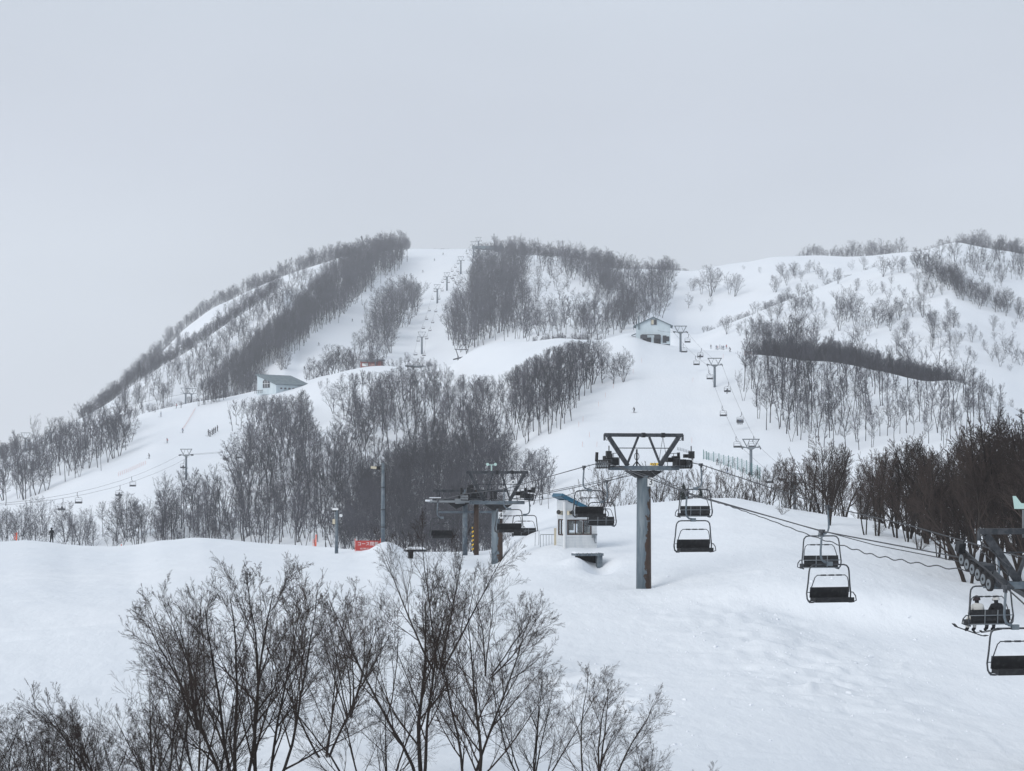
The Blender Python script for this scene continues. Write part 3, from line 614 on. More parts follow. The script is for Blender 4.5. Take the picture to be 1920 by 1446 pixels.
# foreground beeches
near_a = dict(height=1, stems=4, splay=28, kids=(10, 8, 6, 4), ratio=(.56, .54, .52, .62), angle=(18, 46), trunk_r=.0085, clear=.20, wig=.07, trop=.03, min_r=.00043, start=.10, shape=1.1, env=(.50, .54, .50))
near_b = dict(near_a, stems=3, splay=22, kids=(13, 8, 7, 4), trunk_r=.0105)
near_c = dict(near_a, stems=4, splay=38, kids=(9, 8, 6, 4), trunk_r=.008, angle=(18, 44), env=(.72, .50, .52))
near_d = dict(near_a, stems=6, splay=22, kids=(8, 8, 6, 4), trunk_r=.007, env=(.42, .54, .50))
NR = [tree_kind(410 + i, M['bark_near'], M['twig_brown'], **s) for i, s in enumerate((near_a, near_b, near_c, near_d))]; NR += [NR[1], NR[2]]
fore = [  # base px, base py, top py, kind, turn, lean in radians to the right, width, label
    (446, 1510, 1046, 0, .4, -.04, .86, 'largest foreground beech left of centre, a fan of black stems from the frame bottom'),
    (498, 1515, 1034, 1, 2.1, .10, .80, 'tall foreground beech with one thick leaning trunk and pointed crown'),
    (372, 1368, 1078, 3, 1.0, -.06, .95, 'foreground beech whose stems end in the snow left of the largest one'),
    (610, 1420, 1090, 2, 3.3, .04, .75, 'foreground beech with a reddish twiggy crown between the two big groups'),
    (300, 1560, 1192, 2, 5.2, -.12, .95, 'low wide foreground beech at the bottom left reaching outward'),
    (215, 1580, 1262, 5, 1.9, -.15, .95, 'low foreground beech with long arching branches near the left edge'),
    (95, 1600, 1315, 3, 2.8, -.20, 1.0, 'slanting foreground sapling second from the left edge'),
    (4, 1600, 1320, 0, 4.4, .02, .9, 'foreground sapling crown at the extreme left edge'),
    (788, 1460, 1060, 4, .2, -.10, .90, 'foreground beech right of centre with a dark swollen lower trunk'),
    (882, 1520, 1095, 1, 4.0, .06, .85, 'foreground beech with a straight thick trunk rising to the pylon 4 foot'),
    (822, 1256, 950, 2, 2.4, .0, .78, 'v shaped beech standing farther back whose twigs overlap the drive station'),
    (915, 1268, 1060, 5, .9, .34, .95, 'beech leaning right over the open snow with wind combed twigs'),
    (1000, 1500, 1235, 3, 5.5, .02, .95, 'small foreground beech in the lower centre cluster, left of the twin crowns'),
    (1110, 1530, 1245, 0, 3.6, .10, .95, 'small foreground beech with two feathery crowns at the right of the cluster'),
    (1215, 1540, 1372, 5, 1.5, .20, 1.1, 'lowest rightmost foreground bush spreading onto the snow'),
    (390, 1550, 1190, 3, 4.7, -.05, .9, 'low foreground beech in front of the largest left one'),
    (60, 1565, 1330, 2, 1.1, -.10, .95, 'low spreading foreground sapling third from the left edge'),
    (655, 1345, 1100, 3, 1.6, .02, .85, 'slim foreground beech with brown twigs between the left and right groups'),
    (330, 1600, 1300, 2, 1.7, -.08, 1.0, 'broad low foreground beech crown filling the bottom left'),
    (150, 1640, 1330, 0, 3.7, -.10, 1.0, 'lowest bushy foreground beech near the bottom left corner'),
    (700, 1540, 1215, 2, .7, -.06, .95, 'foreground beech low between the left and right big groups'),
]
for bx, byy, ty, k, rz, ln_, wd, lab in fore:
    p = locate(bx, byy)
    t = tree('beech_tree', NR[k], p, (byy - ty) / F * p.y * 1.02, rz, lab, 'foreground beeches', wide=wd * 1.15)
    t.rotation_euler = (Matrix.Rotation(ln_, 4, 'Y') @ Matrix.Rotation(rz, 4, 'Z')).to_euler()
# ---------------------------------------------------------------- chairlifts
def rust_nodes(t, b):
    n = lambda x, **k: N(x, t, **k); l = t.links.new
    tc = n('ShaderNodeTexCoord'); sp = n('ShaderNodeSeparateXYZ'); l(tc.outputs['Object'], sp.inputs[0])
    nz = n('ShaderNodeTexNoise'); nz.inputs['Scale'].default_value = 2.6; nz.inputs['Detail'].default_value = 8; l(tc.outputs['Object'], nz.inputs['Vector'])
    mp = n('ShaderNodeMapping'); mp.inputs['Scale'].default_value = (6, 6, .8); l(tc.outputs['Object'], mp.inputs[0])
    n2 = n('ShaderNodeTexNoise'); n2.inputs['Scale'].default_value = 1.6; n2.inputs['Detail'].default_value = 6; l(mp.outputs[0], n2.inputs['Vector'])
    a = n('ShaderNodeMath', operation='MULTIPLY_ADD'); a.inputs[1].default_value = .95; l(nz.outputs[0], a.inputs[0]); l(sp.outputs[0], a.inputs[2])     # x + .55 n
    z = n('ShaderNodeMapRange'); z.inputs[1].default_value = 5.2; z.inputs[2].default_value = 2.6; z.inputs[3].default_value = -.12; z.inputs[4].default_value = .14; l(sp.outputs[2], z.inputs[0])
    s_ = n('ShaderNodeMath', operation='ADD'); l(a.outputs[0], s_.inputs[0]); l(z.outputs[0], s_.inputs[1])
    r = n('ShaderNodeValToRGB'); r.color_ramp.elements[0].position = .585; r.color_ramp.elements[1].position = .60; l(s_.outputs[0], r.inputs[0])
    base = n('ShaderNodeValToRGB'); base.color_ramp.elements[0].position = .35; base.color_ramp.elements[1].position = .7
    base.color_ramp.elements[0].color = (.105, .14, .17, 1); base.color_ramp.elements[1].color = (.17, .205, .235, 1); l(n2.outputs[0], base.inputs[0])
    ru = n('ShaderNodeValToRGB'); ru.color_ramp.elements[0].color = (.018, .016, .018, 1); ru.color_ramp.elements[1].color = (.10, .062, .042, 1); l(nz.outputs[0], ru.inputs[0])
    mx = n('ShaderNodeMix', data_type='RGBA'); l(r.outputs[0], mx.inputs[0]); l(base.outputs[0], mx.inputs[6]); l(ru.outputs[0], mx.inputs[7]); l(mx.outputs[2], b.inputs['Base Color'])
    bp = n('ShaderNodeBump'); bp.inputs['Strength'].default_value = .3; bp.inputs['Distance'].default_value = .03; l(n2.outputs[0], bp.inputs['Height']); l(bp.outputs[0], b.inputs['Normal'])
M['pole_rust'] = principled('pole_rust', (.14, .17, .2), .55, .2, fn=rust_nodes)

_text = {}
def text_mesh(s, size, mat, ext=.004):
    cu = bpy.data.curves.new('lettering', 'FONT'); cu.body = s; cu.size = size; cu.align_x = 'CENTER'; cu.align_y = 'CENTER'; cu.extrude = ext
    ob = bpy.data.objects.new('lettering', cu); C.objects.link(ob); bpy.context.view_layer.update()
    me = bpy.data.meshes.new_from_object(ob.evaluated_get(bpy.context.evaluated_depsgraph_get())); bpy.data.objects.remove(ob)
    me.materials.clear(); me.materials.append(mat); return me

wheel_me = None
def sheave_mesh(r=.24):
    m = MB(); m.disc((0, 0, 0), (1, 0, 0), r, .10, 18); m.cur = 1; m.disc((0, 0, 0), (1, 0, 0), r * .72, .12, 14); m.cur = 0; m.disc((0, 0, 0), (1, 0, 0), r * .22, .16, 10)
    return m.mesh('sheave', [M['rubber'], M['grey_paint']])
WH = sheave_mesh()
def tower(name, label, base, arm_z, rz, half=2.35, fr=1.8, tilt=0.0, detail=2, pole_r=.40, plate=None, pole_mat=None, group=None, nwheel=6, cat='lift pylon', z0=None):
    """origin at the foot; x along the arms, y along the line"""
    t = thing(name, label, cat, base, rz, group); H = arm_z - base[2]; A = M['dark_steel'] if detail > 1 else M['grey_paint']
    MB().tube([(0, 0, -.6), (0, 0, H - .45)], [pole_r * 1.06, pole_r * .96], 24 if detail > 1 else 10).build('pole', pole_mat or M['steel'], t, smooth=True)
    h = MB(); h.prism([(-pole_r, H - .56), (pole_r, H - .56), (1.05, H - .16), (-1.05, H - .16)], -.36, .36); h.build('head', M['black'] if detail > 1 else A, t)
    a = MB(); a.box((0, -.30, H - .02), (half * 1.66, .12, .24)); a.box((0, .30, H - .02), (half * 1.66, .12, .24))
    for k in range(9): a.box((-half * .8 + half * .2 * k, 0, H - .02), (.06, .48, .12))
    a.build('crossarm', M['steel'] if detail > 1 else A, t)
    f = MB(); w = .2 if detail > 1 else .26; f.box((0, 0, H + fr), (half * 1.92, .2, w)); f.build('top_beam', A, t)
    for s in (-1, 1):
        MB().bar((s * half * .86, 0, H + fr - .1), (s * .92, 0, H + .10), .22, .2, up=(0, 1, 0)).build('strut', A, t)
        MB().bar((s * .32, .01, H + fr - .1), (s * .98, .01, H + .12), .11, .11, up=(0, 1, 0)).build('brace', A, t)
    if detail > 1:
        MB().tube([(-half * .66, 0, H + fr * .6), (half * .66, 0, H + fr * .6)], .028, 6).build('tie_rod', A, t)
        for s in (-1, 1):
            m = MB(); m.box((s * half * .965, 0, H + fr - .14), (.05, .18, .34)); m.tube([(s * half * .9 + .09 * math.cos(q), 0, H + fr - .2 + .09 * math.sin(q)) for q in np.linspace(0, 6.28, 13)], .018, 5); m.build('end_bracket', A, t)
        for xx in (-.02, 1.12): MB().box((xx, 0, H + fr), (.16, .26, .26)).build('clamp', M['black'], t)
        m = MB(); m.tube([(-.4, 0, H + .1), (-.4, 0, H + 1.02)], .05, 8); m.tube([(-.4 + .13 * math.cos(q), 0, H + .62 + .2 * math.sin(q)) for q in np.linspace(0, 6.28, 15)], .02, 5); m.bar((-.4, 0, H + .35), (-.62, 0, H + .1), .05); m.bar((-.4, 0, H + .35), (-.2, 0, H + .1), .05); m.build('cable_guide', M['black'], t)
        m = MB()
        for q in ((1.12, H + fr - .1, .92, H + .5), (1.12, H + fr - .1, 1.32, H + .62)): m.tube([(q[0], .05, q[1]), (q[2], .05, q[3])], .014, 5)
        m.build('stay_rope', A, t)
    for s in (-1, 1):
        c = Vector((s * half, 0, H + .02 + (z0 or 0))); g_ = bpy.data.objects.new('sheave_train', None); C.objects.link(g_); g_.parent = t; g_.location = c; g_.rotation_euler = (tilt, 0, 0); g_.empty_display_size = .2
        L_ = .44 * nwheel
        m = MB(); m.box((-s * .13, 0, .12), (.07, L_, .16))
        for k in range(nwheel // 2): m.box((-s * .13, -L_ / 2 + .44 + k * .88, .02), (.05, .62, .12))
        m.box((-s * .36, 0, .1), (.5, .22, .2)); m.build('train_beam', A, g_)
        for k in range(nwheel if detail > 0 else 0):
            o = link('sheave', WH, g_); o.location = (0, -L_ / 2 + .22 + k * .44, -.06)
        if detail > 1:
            m = MB(); m.box((-s * .62, 0, -.2), (.55, 2.3, .05))
            for yy in (-1.1, 0, 1.1): m.tube([(-s * .62, yy, -.2), (-s * .62, yy, .55)], .018, 5)
            for zq in (.25, .55): m.tube([(-s * .62, -1.1, zq), (-s * .62, 1.1, zq)], .018, 5)
            m.build('service_platform', A, g_)
            m = MB()
            if z0 == .48: m.box((-.1, L_ / 2 - .1, .34), (.26, .3, .34)); m.tube([(0, L_ / 2 - .1, .4), (0, L_ / 2 - .1, .7)], .03, 6); m.build('derail_catcher', M['black'], g_); continue
            m.box((s * .02, -L_ / 2 + .1, .46), (.26, .3, .40)); m.box((-s * .42, -.4, .05), (.5, .9, .34)); m.box((-s * .75, .3, .2), (.34, .5, .26)); m.box((s * -.18, -L_ / 2 + .5, .4), (.22, .3, .2)); m.box((-s * .35, .5, .30), (.30, .5, .22)); m.tube([(0, -L_ / 2 + .1, .5), (0, -L_ / 2 + .1, .95)], .03, 6); m.tube([(s * .05, L_ / 2 - .2, .1), (s * .02, L_ / 2 - .2, .62)], .09, 8)
            m.build('derail_catcher', M['black'], g_)['kind'] = 'stuff'
    if detail > 1:
        m = MB()
        for s in (-.16, .16): m.tube([(s, pole_r + .12, .3), (s, pole_r + .12, H - .3)], .022, 5)
        for k in range(int(H / .3)): m.tube([(-.16, pole_r + .12, .5 + k * .3), (.16, pole_r + .12, .5 + k * .3)], .014, 4)
        m.build('ladder', A, t)
    if plate:
        px_, pz_, txt = plate
        p = MB().box((px_, -pole_r - .06, pz_), (.36, .02, .48)).build('number_plate', M['white'], t)
        x = link('numeral', text_mesh(txt, .5, M['black']), p); x.location = (px_, -pole_r - .075, pz_); x.rotation_euler = (math.pi / 2, 0, 0)
    return t

# chair, origin at the grip, x across, y the way it faces
XC = -.32
def chair_parts():
    d = {}
    m = MB(); m.box((0, 0, 0), (.12, .42, .14)); m.box((.02, 0, -.1), (.09, .16, .14)); d['grip'] = (m, M['dark_steel'], False)
    m = MB(); m.tube([(0, 0, -.05), (.02, 0, -.35), (.05, 0, -.75), (.05, 0, -.98), (.0, 0, -1.14), (-.1, 0, -1.24), (XC, 0, -1.28)], .046, 8); d['hanger_arm'] = (m, M['steel'], True)
    m = MB(); m.box((XC, 0, -1.31), (.24, .16, .17)); d['clamp'] = (m, M['steel'], False)
    def side(s): return [(XC + s * .62, 0, -1.35), (XC + s * .74, 0, -1.38), (XC + s * .83, -.01, -1.48), (XC + s * .86, -.02, -1.62), (XC + s * .90, -.04, -2.1), (XC + s * .95, -.06, -2.5), (XC + s * .93, -.05, -2.72), (XC + s * .85, .0, -2.86), (XC + s * .82, .3, -2.84), (XC + s * .82, .52, -2.80)]
    m = MB(); m.tube(list(reversed(side(-1))) + side(1), .032, 8); d['frame'] = (m, M['dark_steel'], True)
    m = MB(); m.box((XC, .28, -2.73), (1.66, .52, .14)); m.box((XC, .56, -2.74), (1.66, .06, .20)); d['seat'] = (m, M['black'], False)
    m = MB(); R_ = Matrix.Rotation(math.radians(-10), 3, 'X'); m.box((XC, .0, -2.46), (1.66, .07, .42), R_); d['backrest'] = (m, M['black'], False)
    m = MB()
    for s in (-.27, .27): m.tube([(XC + s, -.10, -2.26), (XC + s, -.06, -2.78)], .022, 6)
    m.tube([(XC - .88, -.10, -2.46), (XC + .88, -.10, -2.46)], .020, 6); m.tube([(XC - .88, -.05, -2.80), (XC + .88, -.05, -2.80)], .026, 6); d['back_rail'] = (m, M['grey_paint'], True)
    m = MB(); m.tube([(XC - .84, .02, -2.45), (XC - .76, .16, -2.05), (XC - .70, .2, -1.85), (XC - .6, .2, -1.76), (XC + .6, .2, -1.76), (XC + .70, .2, -1.85), (XC + .76, .16, -2.05), (XC + .84, .02, -2.45)], .020, 6)
    for s in (-.34, .0, .34): m.tube([(XC + s - .11, .2, -1.76), (XC + s + .11, .2, -1.76)], .036, 6)
    d['restraint_bar'] = (m, M['dark_steel'], True)
    for s in (-1, 1):
        m = MB(); m.tube([(XC + s * .94, -.02, -2.46), (XC + s * 1.0, .05, -2.46), (XC + s * 1.05, .2, -2.60), (XC + s * 1.04, .3, -2.78), (XC + s * .86, .3, -2.85)], .024, 6); d['armrest' + ('' if s < 0 else '_')] = (m, M['dark_steel'], True)
    return {k: (m.mesh(k.strip('_'), mt, sm)) for k, (m, mt, sm) in d.items()}
CHP = chair_parts()
rsw = random.Random(3)
def chair(loc, rz, label, group, name='lift_chair'):
    t = thing(name, label, 'lift chair', loc, rz + rsw.uniform(-.05, .05), group)
    for k, me in CHP.items(): link(k.strip('_'), me, t)
    return t
# light version for the chairs on the mountain
M['far_steel'] = principled('far_steel', (.05, .055, .065), .6)
m = MB(); m.tube([(0, 0, 0), (.05, 0, -.9), (XC, 0, -1.28)], .07, 4); m.tube([(XC - .85, .3, -2.8), (XC - .92, -.05, -2.6), (XC - .85, 0, -1.5), (XC - .7, 0, -1.35), (XC + .7, 0, -1.35), (XC + .85, 0, -1.5), (XC + .92, -.05, -2.6), (XC + .85, .3, -2.8)], .045, 4)
FCH_frame = m.mesh('frame', M['far_steel']); m = MB(); m.box((XC, .3, -2.74), (1.7, .5, .1)); m.box((XC, 0, -2.5), (1.7, .07, .4)); FCH_seat = m.mesh('seat', M['far_steel'])
m = MB(); m.tube([(XC - .8, .1, -2.4), (XC - .66, .2, -1.76), (XC + .66, .2, -1.76), (XC + .8, .1, -2.4)], .03, 4); FCH_bar = m.mesh('restraint_bar', M['far_steel'])
def far_chair(loc, rz, label, group):
    t = thing('lift_chair', label, 'lift chair', loc, rz, group); link('frame', FCH_frame, t); link('seat', FCH_seat, t); link('restraint_bar', FCH_bar, t); return t

# --- the near lift
DT = Vector((.2325, -.9726)); DN = Vector((.9726, .2325)); P3 = Vector((7.287, 118.0)); RZ = math.atan2(DN.y, DN.x)
def LP(px, py, lat):
    """point of the near lift line, lat metres to its right, in the direction of px; its height from py"""
    u = (px - CX) / F; o = P3 + DN * lat     # (o.x + s DT.x) = u (o.y + s DT.y)
    s = (u * o.y - o.x) / (DT.x - u * DT.y); x, y = o.x + s * DT.x, o.y + s * DT.y
    return Vector((x, y, (HY - py) / F * y))
HG = 2.45
left_c = [LP(815, 940, -HG), LP(872, 926, -HG), LP(947, 917, -HG), LP(1093, 876, -HG), LP(1133, 866, -HG), LP(1288, 924, -HG), LP(1540, 996, -HG), LP(1825, 1050, -HG), LP(1852, 1070, -HG), LP(1880, 1096, -HG), LP(2060, 1260, -HG)]
right_c = [LP(915, 940, HG), LP(990, 932, HG), LP(1133, 903, HG), LP(1292, 867, HG), LP(1313, 871, HG), LP(1552, 950, HG), LP(1700, 984, HG), LP(1862, 1030, HG), LP(2020, 1072, HG), LP(2200, 1200, HG)]
for pts, lab in ((left_c, 'near haul cable of the lift passing in front of pylon 3'), (right_c, 'far haul cable of the lift on the right of pylon 3')):
    tag(MB().tube(pts, .026, 6).build('haul_cable', M['cable'], None, True), lab, 'cable', 'haul cables of the near lift')
def wavy(pts, amp, wl, r):
    out = []; tot = 0
    for a, b in zip(pts[:-1], pts[1:]):
        n = max(2, int((b - a).length / (wl / 6)))
        for i in range(n):
            p = a.lerp(b, i / n); tot += (b - a).length / n; out.append(p + Vector((0, 0, math.sin(tot / wl * 6.283 + 1.3 * math.sin(tot * .37)) * amp * (.75 + .5 * math.sin(tot * .21)))))
    return out + [pts[-1]]
tag(MB().tube(wavy([LP(1222, 886, -.3), LP(1290, 925, -1), LP(1365, 948, -1.6), LP(1440, 974, -2), LP(1530, 1008, -2.1), LP(1640, 1042, -2.1), LP(1740, 1060, -2.1), LP(1822, 1071, -2.1)], .035, 1.5, .02), .022, 5).build('signal_cable', M['cable'], None, True), 'wavy spiral wrapped signal cable sagging below the haul cable', 'cable')
tag(MB().tube([LP(1150, 872, -1.8), LP(1215, 892, -1.5), LP(1300, 930, -1.8), LP(1440, 968, -2.2), LP(1640, 1022, -2.3), LP(1825, 1058, -2.3)], .018, 5).build('signal_cable', M['cable'], None, True), 'straight thin cable running beside the near haul cable to the right pylon', 'cable')
tag(MB().tube([LP(930, 918, 0), LP(1010, 925, 0), LP(1110, 905, 0), LP(1190, 884, 0)], .018, 5).build('signal_cable', M['cable'], None, True), 'thin cable strung between pylon 4 and pylon 3', 'cable')
tag(MB().tube([LP(870, 925, .5), LP(960, 945, .5), LP(1060, 930, .5), LP(1190, 886, .5)], .018, 5).build('signal_cable', M['cable'], None, True), 'lower slack cable between pylon 4 and pylon 3 above the hut roof', 'cable')
def foot(px, d, dz=0): p = at(px, d); p.z += dz; return p
p3 = Vector((P3.x, P3.y, ground(P3.x, P3.y)))
tower('lift_pylon', 'tall blue grey rust streaked lift pylon carrying number plate 3', p3, LP(1207, 877, 0).z, RZ, z0=.22, plate=(.26, LP(1207, 904, 0).z - p3.z, '3'), pole_mat=M['pole_rust'], group='pylons of the near lift')
q4 = LP(932, 922, 0); p4 = Vector((q4.x, q4.y, ground(q4.x, q4.y))); p4.z = min(p4.z, -6.2)
tower('lift_pylon', 'shorter rust streaked lift pylon with number plate 4 beside the drive station', p4, LP(932, 942, 0).z, RZ, fr=2.15, z0=.4, plate=(.16, LP(932, 966, 0).z - p4.z, '4'), pole_mat=M['pole_rust'], group='pylons of the near lift')
q2 = LP(1955, 1090, 0); p2 = Vector((q2.x, q2.y, ground(q2.x, q2.y)))
tower('lift_pylon', 'lift pylon cut by the right edge with a steep row of six sheaves', p2, LP(1955, 1095, 0).z, RZ, half=2.45, z0=.48, tilt=math.radians(20), pole_mat=M['pole_rust'], group='pylons of the near lift')
# weather vane mast and tall post on the right pylon
vn = thing('wind_vane', 'pale green arrow shaped wind vane on a thin mast above the right pylon', 'wind vane', (q2.x - .65, q2.y + .05, LP(1955, 1000, 0).z - .15))
MB().tube([(0, 0, 0), (0, 0, .95)], .035, 6).build('mast', M['grey_paint'], vn)
m = MB(); m.prism([(-.36, 1.42), (-.26, 1.42), (-.08, 1.18), (.5, 1.12), (.5, .98), (-.30, .98)], -.03, .03); M['vane'] = principled('vane', (.42, .58, .56), .5); m.build('vane_tail', M['vane'], vn)
# small anemometer and round lamp on pylon 4
an = thing('anemometer', 'small pale blue cup anemometer on top of pylon 4', 'anemometer', (q4.x - .4, q4.y - .1, LP(932, 942, 0).z + 2.26))
m = MB(); m.tube([(0, 0, 0), (0, 0, .45)], .05, 6); m.build('mast', M['vane'], an); m = MB(); m.tube([(-.3, 0, .42), (.3, 0, .42)], .03, 6); m.build('cup_arm', M['vane'], an)
for s in (-.28, .28): o = MB().disc((s, 0, .46), (0, 1, 0), .11, .12, 10).build('cup', M['vane'], an)
lm = thing('floodlight', 'round white floodlight under the top beam of pylon 4', 'lamp', (q4.x + 1.15, q4.y + .15, LP(932, 942, 0).z + 1.45))
MB().disc((0, -.05, 0), (0, 1, 0), .16, .1, 18).build('lamp_rim', M['white'], lm); MB().disc((0, -.11, 0), (0, 1, 0), .09, .03, 14).build('lens', M['grey_paint'], lm); MB().tube([(0, 0, 0), (0, 0, .6)], .02, 5).build('bracket', M['dark_steel'], lm)
# near chairs
LRZ = RZ + math.pi    # faces the camera
def on(px, cab, lat):
    """the cable point whose image column is px"""
    for a, b in zip(cab[:-1], cab[1:]):
        xa, xb = a.x / a.y * F + CX, b.x / b.y * F + CX
        if min(xa, xb) <= px <= max(xa, xb):
            lo, hi = 0.0, 1.0
            for _ in range(30):
                mid = (lo + hi) / 2; q = a.lerp(b, mid); xm = q.x / q.y * F + CX
                if (xm < px) == (xa < xb): lo = mid
                else: hi = mid
            return q
near_left = [(821, 'dark empty chair seen through foreground twigs below the bullwheel'), (946, 'empty chair with black seat front passing in front of pylon 4'), (1095, 'empty black seated chair overlapping the blue hut roof'), (1288, 'lower empty chair of the pair right of pylon 3, black seat towards us'), (1541, 'lower empty chair of the pair in the right middle, black seat towards us'), (1886, 'closest empty chair, cut by the right edge, long black seat')]
near_right = [(992, 'empty chair seen from behind right of pylon 4, slatted back'), (1137, 'empty chair seen from behind just right of the hut, slatted back'), (1314, 'upper empty chair of the pair right of pylon 3, seen from behind'), (1552, 'upper empty chair of the pair in the right middle, seen from behind'), (1871, 'chair carrying two riders under the right pylon, seen from behind')]
NC = {}
for px, lab in near_left: NC[px] = chair(on(px, left_c, -HG), LRZ, lab, 'chairs of the near lift')
for px, lab in near_right: NC[px] = chair(on(px, right_c, HG), RZ, lab, 'chairs of the near lift')

# --- drive station beside pylon 4
bw = LP(862, 940, 0); st = thing('drive_station', 'steel drive station with a horizontal bullwheel left of pylon 4', 'lift station', (bw.x, bw.y, ground(bw.x, bw.y) - .3), RZ)
hz_ = bw.z - st.location.z
m = MB()
for k in range(36):
    a0, a1 = k * math.pi / 18, (k + 1) * math.pi / 18
    m.bar((2.4 * math.cos(a0), 2.4 * math.sin(a0), hz_), (2.4 * math.cos(a1), 2.4 * math.sin(a1), hz_), .16, .16)
for k in range(6): a0 = k * math.pi / 3; m.bar((0, 0, hz_), (2.4 * math.cos(a0), 2.4 * math.sin(a0), hz_), .14, .12)
m.disc((0, 0, hz_), (0, 0, 1), .4, .4, 16); m.build('bullwheel', M['grey_paint'], st)
MB().box((0, .3, hz_ + .02), (4.4, .5, .36)).build('wheel_guard', M['dark_steel'], st)
for xx, lab in ((.45, None), (1.35, None)):
    MB().tube([(xx + .1, .6, 0), (xx + .1, .6, hz_ + .9)], .20, 14).build('column', M['pole_rust'] if xx > 1 else M['steel'], st, True)
MB().box((.95, .55, hz_ + .80), (6.0, .22, .20)).build('upper_beam', M['dark_steel'], st)
MB().box((.6, .7, hz_ - .85), (4.2, .18, .16)).build('lower_beam', M['steel'], st)
m = MB(); m.prism([(-.3, hz_ - .6), (.9, hz_ - .1), (-1.0, hz_ - .1)], -.1, .5); m.build('gusset', M['black'], st)
for xx in (-1.7, -1.5, 2.6): MB().tube([(xx, .55, hz_ + .1), (xx, .55, hz_ + .75)], .05, 6).build('hanger_rod', M['dark_steel'], st)
for xx in (1.2, 1.6, 2.1, 2.9): MB().box((xx, .4, hz_ + .45), (.26, .3, .6)).build('switch_box', M['black'], st)
MB().box((.4, .2, hz_ + .35), (1.1, .5, .4)).build('gearbox', M['black'], st); MB().box((.9, .1, hz_ + .7), (.34, .4, 1.1)).build('motor', M['black'], st)
MB().box((-2.5, -.3, hz_ + .06), (.5, .3, .14)).build('snow_cap', M['snow'], st); MB().box((-1.9, .2, hz_ + .28), (.9, .12, .07)).build('snow_cap', M['snow'], st)
yp = at(889, 170.5); ywt = thing('padded_post', 'post wrapped in a yellow and black spiral pad beside the station columns', 'post', yp)
m = MB(); m.tube([(0, 0, 0), (0, 0, 2.1)], .1, 10); m.build('post', M['black'], ywt)
m = MB(); m.tube([(.14 * math.cos(q), .14 * math.sin(q), .1 + q * .055) for q in np.linspace(0, 35, 140)], .06, 6); m.build('spiral_pad', M['yellow'], ywt)

# --- lifts on the mountain
ORD = ['lowest', 'second', 'third', 'fourth', 'fifth', 'sixth', 'seventh', 'eighth', 'ninth', 'tenth', 'eleventh', 'twelfth', 'thirteenth', 'fourteenth']
def far_lift(towers, arm_h, half, lab, grp, chairs_l, chairs_r, chair_lab, cab_lab, ends=(None, None), fr=1.9, pr=.35):
    """towers: list of foot points, from the nearest up"""
    arms = [t + Vector((0, 0, arm_h)) for t in towers]
    pts = ([ends[0]] if ends[0] is not None else []) + arms + ([ends[1]] if ends[1] is not None else [])
    cabs = []
    for s in (-1, 1):
        c = []
        for i, p in enumerate(pts):
            a, b = pts[max(i - 1, 0)], pts[min(i + 1, len(pts) - 1)]; d = (b - a); d.z = 0; d.normalize(); n = Vector((d.y, -d.x, 0)); c.append(p + n * half * s)
        cabs.append(c); dense = []
        for a, b in zip(c[:-1], c[1:]):
            for i in range(8): q = a.lerp(b, i / 8); q.z -= 4 * (i / 8) * (1 - i / 8) * (b - a).length * .012; dense.append(q)
        dense.append(c[-1]); cabs[-1] = dense
        tag(MB().tube(dense, .032, 4).build('haul_cable', M['cable']), cab_lab % ('left' if s < 0 else 'right'), 'cable', grp + ' cables')
    for i, t in enumerate(towers):
        k = i + (ends[0] is not None); a, b = pts[max(k - 1, 0)], pts[min(k + 1, len(pts) - 1)]; d = b - a
        tower('lift_pylon', lab[i], t, arms[i].z, math.atan2(-d.x, d.y), half=half, fr=fr, tilt=math.atan2(d.z, math.hypot(d.x, d.y)), detail=1, pole_r=pr, group=grp, nwheel=6)
    k = 0; res = []
    for side, lst in ((0, chairs_l), (1, chairs_r)):
        for n_, px in enumerate(lst):
            q = on(px, cabs[side], 0)
            if q is None: continue
            d = pts[-1] - pts[0]; rz = math.atan2(-d.x, d.y) + (math.pi if side == 0 else 0)
            res.append((px, far_chair(q, rz, chair_lab[side][n_], grp + ' chairs')))
    return res
r0, r1, r2, r3 = locate(1490, 960, 262), locate(1408, 890, 262), locate(1340, 726, 262), locate(1276, 660, 262)
r4 = locate(1243, 645, 262); r4.y -= 0
fc_r = far_lift([r0, r1, r2, r3], 6.4, 2.15, ['far pylon half hidden by brown shrubs right of the green net', 'far pylon beside the green net fence at the piste foot', 'far pylon halfway up the wide piste', 'far pylon beside the pale gabled house'], 'wide piste lift',
    [1281, 1304, 1329, 1354, 1380, 1440], [1291, 1315, 1366, 1390, 1413, 1470], (['distant empty chair beside the topmost pylon of the wide piste lift', 'distant empty chair left of the cable between the two upper piste pylons', 'distant empty chair just left of the middle piste pylon', 'distant empty chair below the middle piste pylon', 'distant empty chair above the pylon at the green fence', 'distant empty chair above the brown shrubs right of the green fence'], ['distant chair right beside the gabled house pylon on the right cable', 'distant occupied chair below the gabled house pylon', 'distant occupied chair right of the middle piste pylon', 'distant chair with three riders halfway down the wide piste', 'distant chair under the pylon at the green fence', 'distant chair hidden among brown shrubs right of the green fence']), '%s haul cable of the lift on the wide piste', ends=(LP(1640, 985, 0) * 2.2, r4 + Vector((0, 0, 4.6))))
s_t = [locate(791, 664, 262), locate(820, 569, 262), locate(838, 545, 262), locate(864, 514, 262), locate(888, 484, 262), locate(897, 476, 262)]
